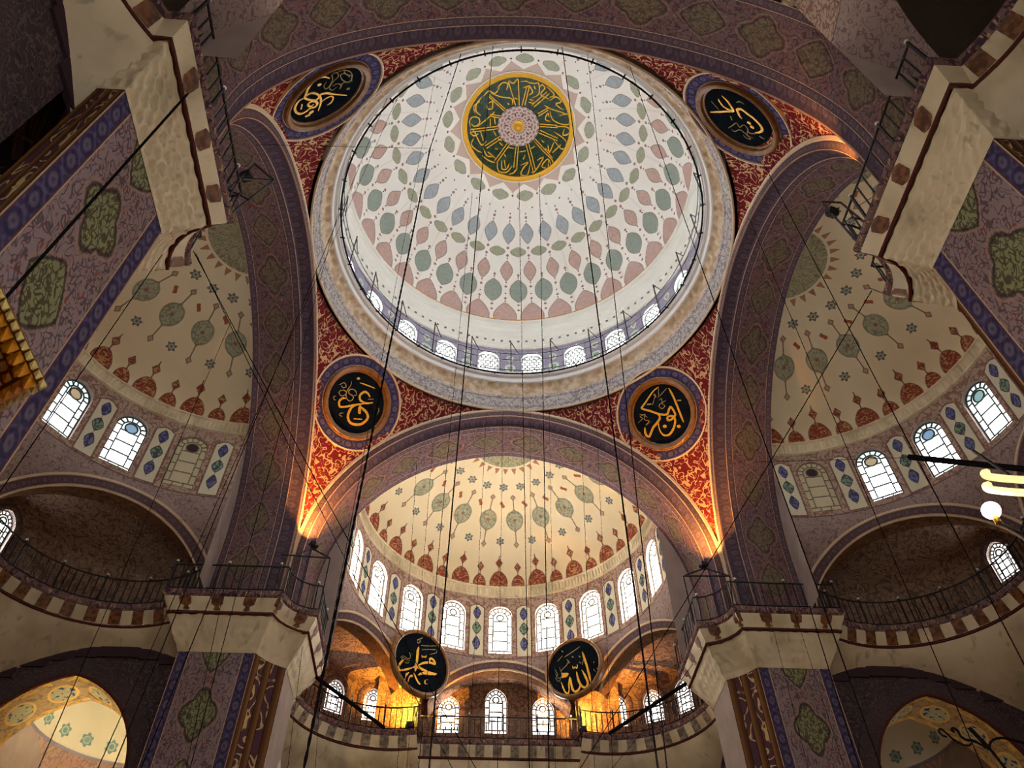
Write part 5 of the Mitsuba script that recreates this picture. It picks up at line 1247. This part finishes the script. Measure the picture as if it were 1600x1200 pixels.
flood('small black flood lamp under the hung roundel right of the middle recess', (0.440, 2.092, 1.992), (0.47, 2.18, 2.28), [((0.42, 2.09, 1.974), (0.46, 2.09, 1.974))], 95, 70, (1.0, 0.46, 0.08), 0.034)

# ------------------------------------------------------------------ suspension cables
cab = {0: 'thickest twisted black cable hanging from the knot of two wires left of the medallion', 1: 'twisted wire from the dome cornice down to the cable knot', 2: 'level wire holding the cable knot to the left pendentive',
       33: 'thick dark cable, nearest of all, falling from the upper left pier cornice', 34: 'slanting stay cable from the upper left pier, ending lower right of its twin', 35: 'slanting stay cable from the upper left pier, the shorter of two',
       36: 'long slanting stay cable from the upper right pier down past the right pendentive foot', 37: 'short slanting stay from the far right pier cornice across the gallery', 38: 'dark iron tie rod slanting across the left curved gallery of the far end', 39: 'dark iron tie rod slanting across the right curved gallery of the far end',
       40: 'thin wire running level to the dark rod before the right windows', 41: 'thick dark rod crossing in front of the right half dome windows',
       29: 'cable crossing the painted panel foot and left half dome, further left of two', 30: 'cable crossing the left half dome beside the soffit, further right of two', 31: 'cable crossing the right half dome, further right of two', 32: 'cable crossing the right soffit and half dome, further left of two',
       22: 'thin wire down beside the far left pier, on its inner side, left of two', 23: 'thin wire down beside the far left pier, on its inner side, right of two', 24: 'stout cable down the front of the far left pier', 25: 'thin cable down the front of the far left pier, right of the stout one',
       26: 'stout cable down the outer edge of the far right pier front', 27: 'thin cable down the inner edge of the far right pier front', 28: 'thin cable down the middle of the far right pier front'}
nth = ['first', 'second', 'third', 'fourth', 'fifth', 'sixth', 'seventh', 'eighth', 'ninth', 'tenth', 'eleventh']
for i, j in enumerate((13, 12, 11, 10, 4, 3, 5, 6, 7, 8, 9)): cab[j] = f'thin black cable hanging before the great dome, {nth[i]} of eleven from the left'
for i, j in enumerate((17, 16, 14, 15, 18, 19, 20, 21)): cab[j] = f'hair-thin wire hanging before the far half dome, {nth[i]} of eight from the left'
cgroup = {'dome': 'chandelier cables under the dome', 'arch': 'hair-thin wires before the far arch', 'cornice': 'cables down the far piers', 'side': 'cables before the side half domes', 'guyL': 'slanting stays', 'guyR': 'slanting stays', 'rod': 'tie rods of the far galleries'}
for ci, (kind, a, b, r) in enumerate(CABLES):
    l, g = cab[ci], cgroup.get(kind)
    a, b = np.array(a), np.array(b)
    if kind in ('dome', 'arch', 'side'): a[2] -= 0.012
    r = r * {'rod': 0.7, 'rodR': 0.8, 'main': 0.55, 'mainup': 0.5, 'big': 0.6}.get(kind, 0.44)
    k = thing({'rod': 'tie_rod', 'rodR': 'iron_rod', 'guyL': 'stay_cable', 'guyR': 'stay_cable'}.get(kind, 'cable'), l, 'rod' if kind in ('rod', 'rodR') else 'cable', g)
    if kind in ('main', 'mainup'):
        n = 240; s = np.linspace(0, 1, n); P = a + (b - a) * s[:, None]; ph = s * np.linalg.norm(b - a) * 95
        off = np.stack([np.cos(ph), np.sin(ph), 0 * ph], 1) * r * 0.55
        put(k, *tube(P + off, r * 0.62, 5), 'cable_black'); put(part(k, 'strand'), *tube(P - off, r * 0.62, 5), 'cable_black')
    else:
        n = 12 if kind in ('guyL', 'guyR') else 3; s = np.linspace(0, 1, n); P = a + (b - a) * s[:, None]; P[:, 2] -= 0.02 * 4 * s * (1 - s) * (kind[:3] == 'guy')
        put(k, *tube(P, r, 6), 'cable_black')
# ------------------------------------------------------------------ chandeliers and the gilded canopy at the left edge
k = thing('ring_chandelier', 'great iron ring chandelier with many small warm bulbs hanging low under the dome', 'chandelier')
RC, RR, RZ = (-0.10, -0.25), 0.72, 0.40
A = np.linspace(0, 2 * math.pi, 97)
for nm, rr, z in (('outer_ring', RR, RZ), ('inner_ring', RR * 0.55, RZ + 0.02)):
    put(part(k, nm), *tube(cyl(RC, rr, A, np.full_like(A, z)), 0.006, 6, False), 'iron')
for i in range(12):
    a = math.radians(30 * i); p = cyl(RC, RR * 0.02, np.array([a]), RZ + 0.02)[0]; q = cyl(RC, RR, np.array([a]), RZ)[0]
    put(part(k, 'spoke'), *bar(p, q, 0.006), 'iron')
for i in range(28):
    a = math.radians(360 / 28 * i); p = cyl(RC, RR, np.array([a]), RZ + 0.03)[0]
    h = part(k, 'bulb_holder'); put(h, *tube(np.array([p - [0, 0, 0.03], p - [0, 0, 0.008]]), 0.005, 6), 'brass')
    m = trimesh.creation.icosphere(1, 0.009); put(part(h, 'bulb'), m.vertices + p, m.faces, 'glass_pane', smooth=True, emitter=glow(*(BULB * x for x in (1.0, 0.74, 0.42)), w=0.6))
# the lamps that show at the right edge
k = thing('hanging_bulb', 'glaring round warm bulb glowing in front of the right gallery arch', 'lamp')
bp_ = np.array([0.768, -0.9, 0.955])
m = trimesh.creation.icosphere(2, 0.0165); put(part(k, 'globe'), m.vertices + bp_, m.faces, 'glass_pane', smooth=True, emitter=glow(*(60 * x for x in (1.0, 0.72, 0.34)), w=3.0))
put(part(k, 'socket'), *tube(np.array([bp_ - [0, 0, 0.030], bp_ - [0, 0, 0.011]]), 0.006, 8), 'brass')
put(part(k, 'arm'), *tube(spline(np.array([bp_ - [0, 0, 0.028], bp_ + [0.03, 0.0, -0.05], bp_ + [0.09, 0.01, -0.06], bp_ + [0.16, 0.02, -0.02], [0.965, -0.87, 1.02]])), 0.0028, 6), 'iron')
k = thing('tube_lamp', 'pair of folded cream lamp tubes below the dark rod at the right edge', 'lamp')
o = np.array([0.800, -0.9, 1.050])
for i, (dx, dz) in enumerate(((0.0, 0.0), (-0.013, -0.034))):
    P = spline(np.array([o + [dx + 0.012, 0.006, dz + 0.009], o + [dx, 0, dz], o + [dx + 0.005, 0, dz - 0.008], o + [dx + 0.05, 0, dz - 0.013], o + [dx + 0.15, -0.005, dz - 0.021]]))
    put(part(k, 'glowing_tube'), *tube(P, 0.0075, 8), 'glass_pane', emitter=glow(0.42, 0.34, 0.12, w=0.1))
put(part(k, 'tube_bracket'), *bar(o + [0.10, 0.02, -0.03], [0.975, -0.72, 1.30], 0.005), 'iron')
put(part(k, 'tube_clip'), *bar(o + [0.095, 0.006, 0.0], o + [0.10, 0.01, -0.06], 0.007), 'iron')
# scrolled iron lamp arm low at the right
k = thing('scroll_arm', 'black wrought iron scroll arm of a lamp in front of the lower right arch', 'lamp arm')
sc = lambda pts: np.array([[x, -0.5, z] for x, z in pts])
Y0 = 0.0
def scroll(pts, r): put(part(k, 'scroll'), *tube(spline(sc(pts)), r, 6), 'cable_black')
scroll([(0.752, 0.722), (0.744, 0.726), (0.741, 0.734), (0.747, 0.738), (0.754, 0.731), (0.763, 0.718), (0.775, 0.709), (0.788, 0.706), (0.797, 0.711)], 0.0018)
scroll([(0.772, 0.732), (0.768, 0.737), (0.774, 0.740), (0.780, 0.734), (0.781, 0.724), (0.790, 0.717), (0.802, 0.716), (0.815, 0.708), (0.826, 0.702), (0.835, 0.713), (0.848, 0.720), (0.870, 0.722), (0.92, 0.71), (0.99, 0.70)], 0.0024)
put(part(k, 'leaf_blade'), *bar((0.806, -0.5, 0.742), (0.828, -0.5, 0.700), 0.0035, 0.007), 'cable_black')
put(part(k, 'stem'), *tube(np.array([(0.828, -0.5, 0.702), (0.848, -0.5, 0.64), (0.87, -0.5, 0.56)]), 0.0026, 6), 'cable_black')

# the gilded stalactite cornice of a canopy, cut by the left edge
k = thing('gilded_canopy', 'corner of a gilded stalactite canopy with a blue flowered ceiling, cut by the left edge', 'canopy')
G0, GA, GB = np.array([-0.545, -1.520, 0.50]), np.array([-0.549, -1.617, 0.50]), np.array([-0.580, -1.498, 0.50])
ea = (GA - G0) / np.linalg.norm(GA - G0); eb = (GB - G0) / np.linalg.norm(GB - G0)
ina, inb = eb, ea                                                    # inwards from each edge
def facet_row(e, inn, tier, n, w, mat, nm, depth, dz, gap, off0):
    for i in range(n):
        p = G0 + e * (off0 + (i + 0.5) * w) + inn * tier + np.array([0, 0, dz])
        a, b = e * w * gap / 2, inn * depth / 2
        v = np.array([p - a - b, p + a - b, p + a + b, p - a + b, p - [0, 0, depth * 0.75], p - a * 0.9 + [0, 0, 0.02], p + a * 0.9 + [0, 0, 0.02]])
        f = np.array([[0, 1, 4], [1, 2, 4], [2, 3, 4], [3, 0, 4], [0, 3, 2], [0, 2, 1]])
        put(part(k, nm), v[:5], f, mat)
for e, inn, n in ((ea, eb, 22), (eb, ea, 14)):
    facet_row(e, inn, 0.0035, n, 0.0098, 'canopy_pale', 'pale_bead', 0.007, 0.0, 0.8, 0.0)
    facet_row(e, inn, 0.0135, n, 0.0120, 'canopy_gold', 'gold_facet', 0.012, -0.002, 0.92, 0.008)
    facet_row(e, inn, 0.0250, n, 0.0120, 'canopy_gold', 'gold_facet', 0.008, 0.004, 0.7, 0.020)
    facet_row(e, inn, 0.0350, n, 0.0098, 'canopy_pale', 'pale_bead', 0.008, 0.005, 0.9, 0.032)
def slab(lo, hi, z0, z1, mat, nm):
    c4 = [G0 + ea * a + eb * b for a, b in ((lo, lo), (hi, lo), (hi, hi * 0.8), (lo, hi * 0.8))]
    v = np.array([p + [0, 0, z] for z in (z0, z1) for p in c4]); f = np.array([[0, 1, 2, 3], [4, 5, 6, 7], [0, 1, 5, 4], [1, 2, 6, 5], [2, 3, 7, 6], [3, 0, 4, 7]])
    f = np.vstack([f[:, [0, 1, 2]], f[:, [0, 2, 3]]]); uv = np.vstack([[(lo, lo), (hi, lo), (hi, hi * .8), (lo, hi * .8)]] * 2)
    put(part(k, nm), v, f, mat, uv=uv)
def canopy_blue(p, n, uv):
    e = dr.minimum(uv.x, uv.y)
    q = frac(dr.maximum(uv.x, uv.y) / 0.009) - 0.5
    c = mix(C(150, 158, 140), C(120, 134, 128), noise(uv.x * 160, uv.y * 160, 0.5))
    c = mix(c, C(40, 66, 92), soft(dr.sqrt(q * q + dr.sqr((e - 0.045) / 0.009)) - 0.42, 0.08))
    c = mix(c, C(196, 200, 120), soft(dr.sqrt(q * q + dr.sqr((e - 0.045) / 0.009)) - 0.16, 0.06))
    return mix(c, C(60, 90, 100), soft(dr.abs(noise(uv.x * 240, uv.y * 240, 3.5) - 0.5) - 0.05, 0.03) * 0.6)
diffuse('canopy_blue', canopy_blue); diffuse('canopy_gold', (210, 140, 30), rough=0.35); diffuse('canopy_pale', (206, 190, 120), rough=0.3); diffuse('canopy_back', (110, 72, 24))
slab(0.005, 0.16, 0.004, 0.007, 'canopy_back', 'cornice_back'); slab(0.038, 0.16, 0.0030, 0.0045, 'canopy_blue', 'painted_ceiling')
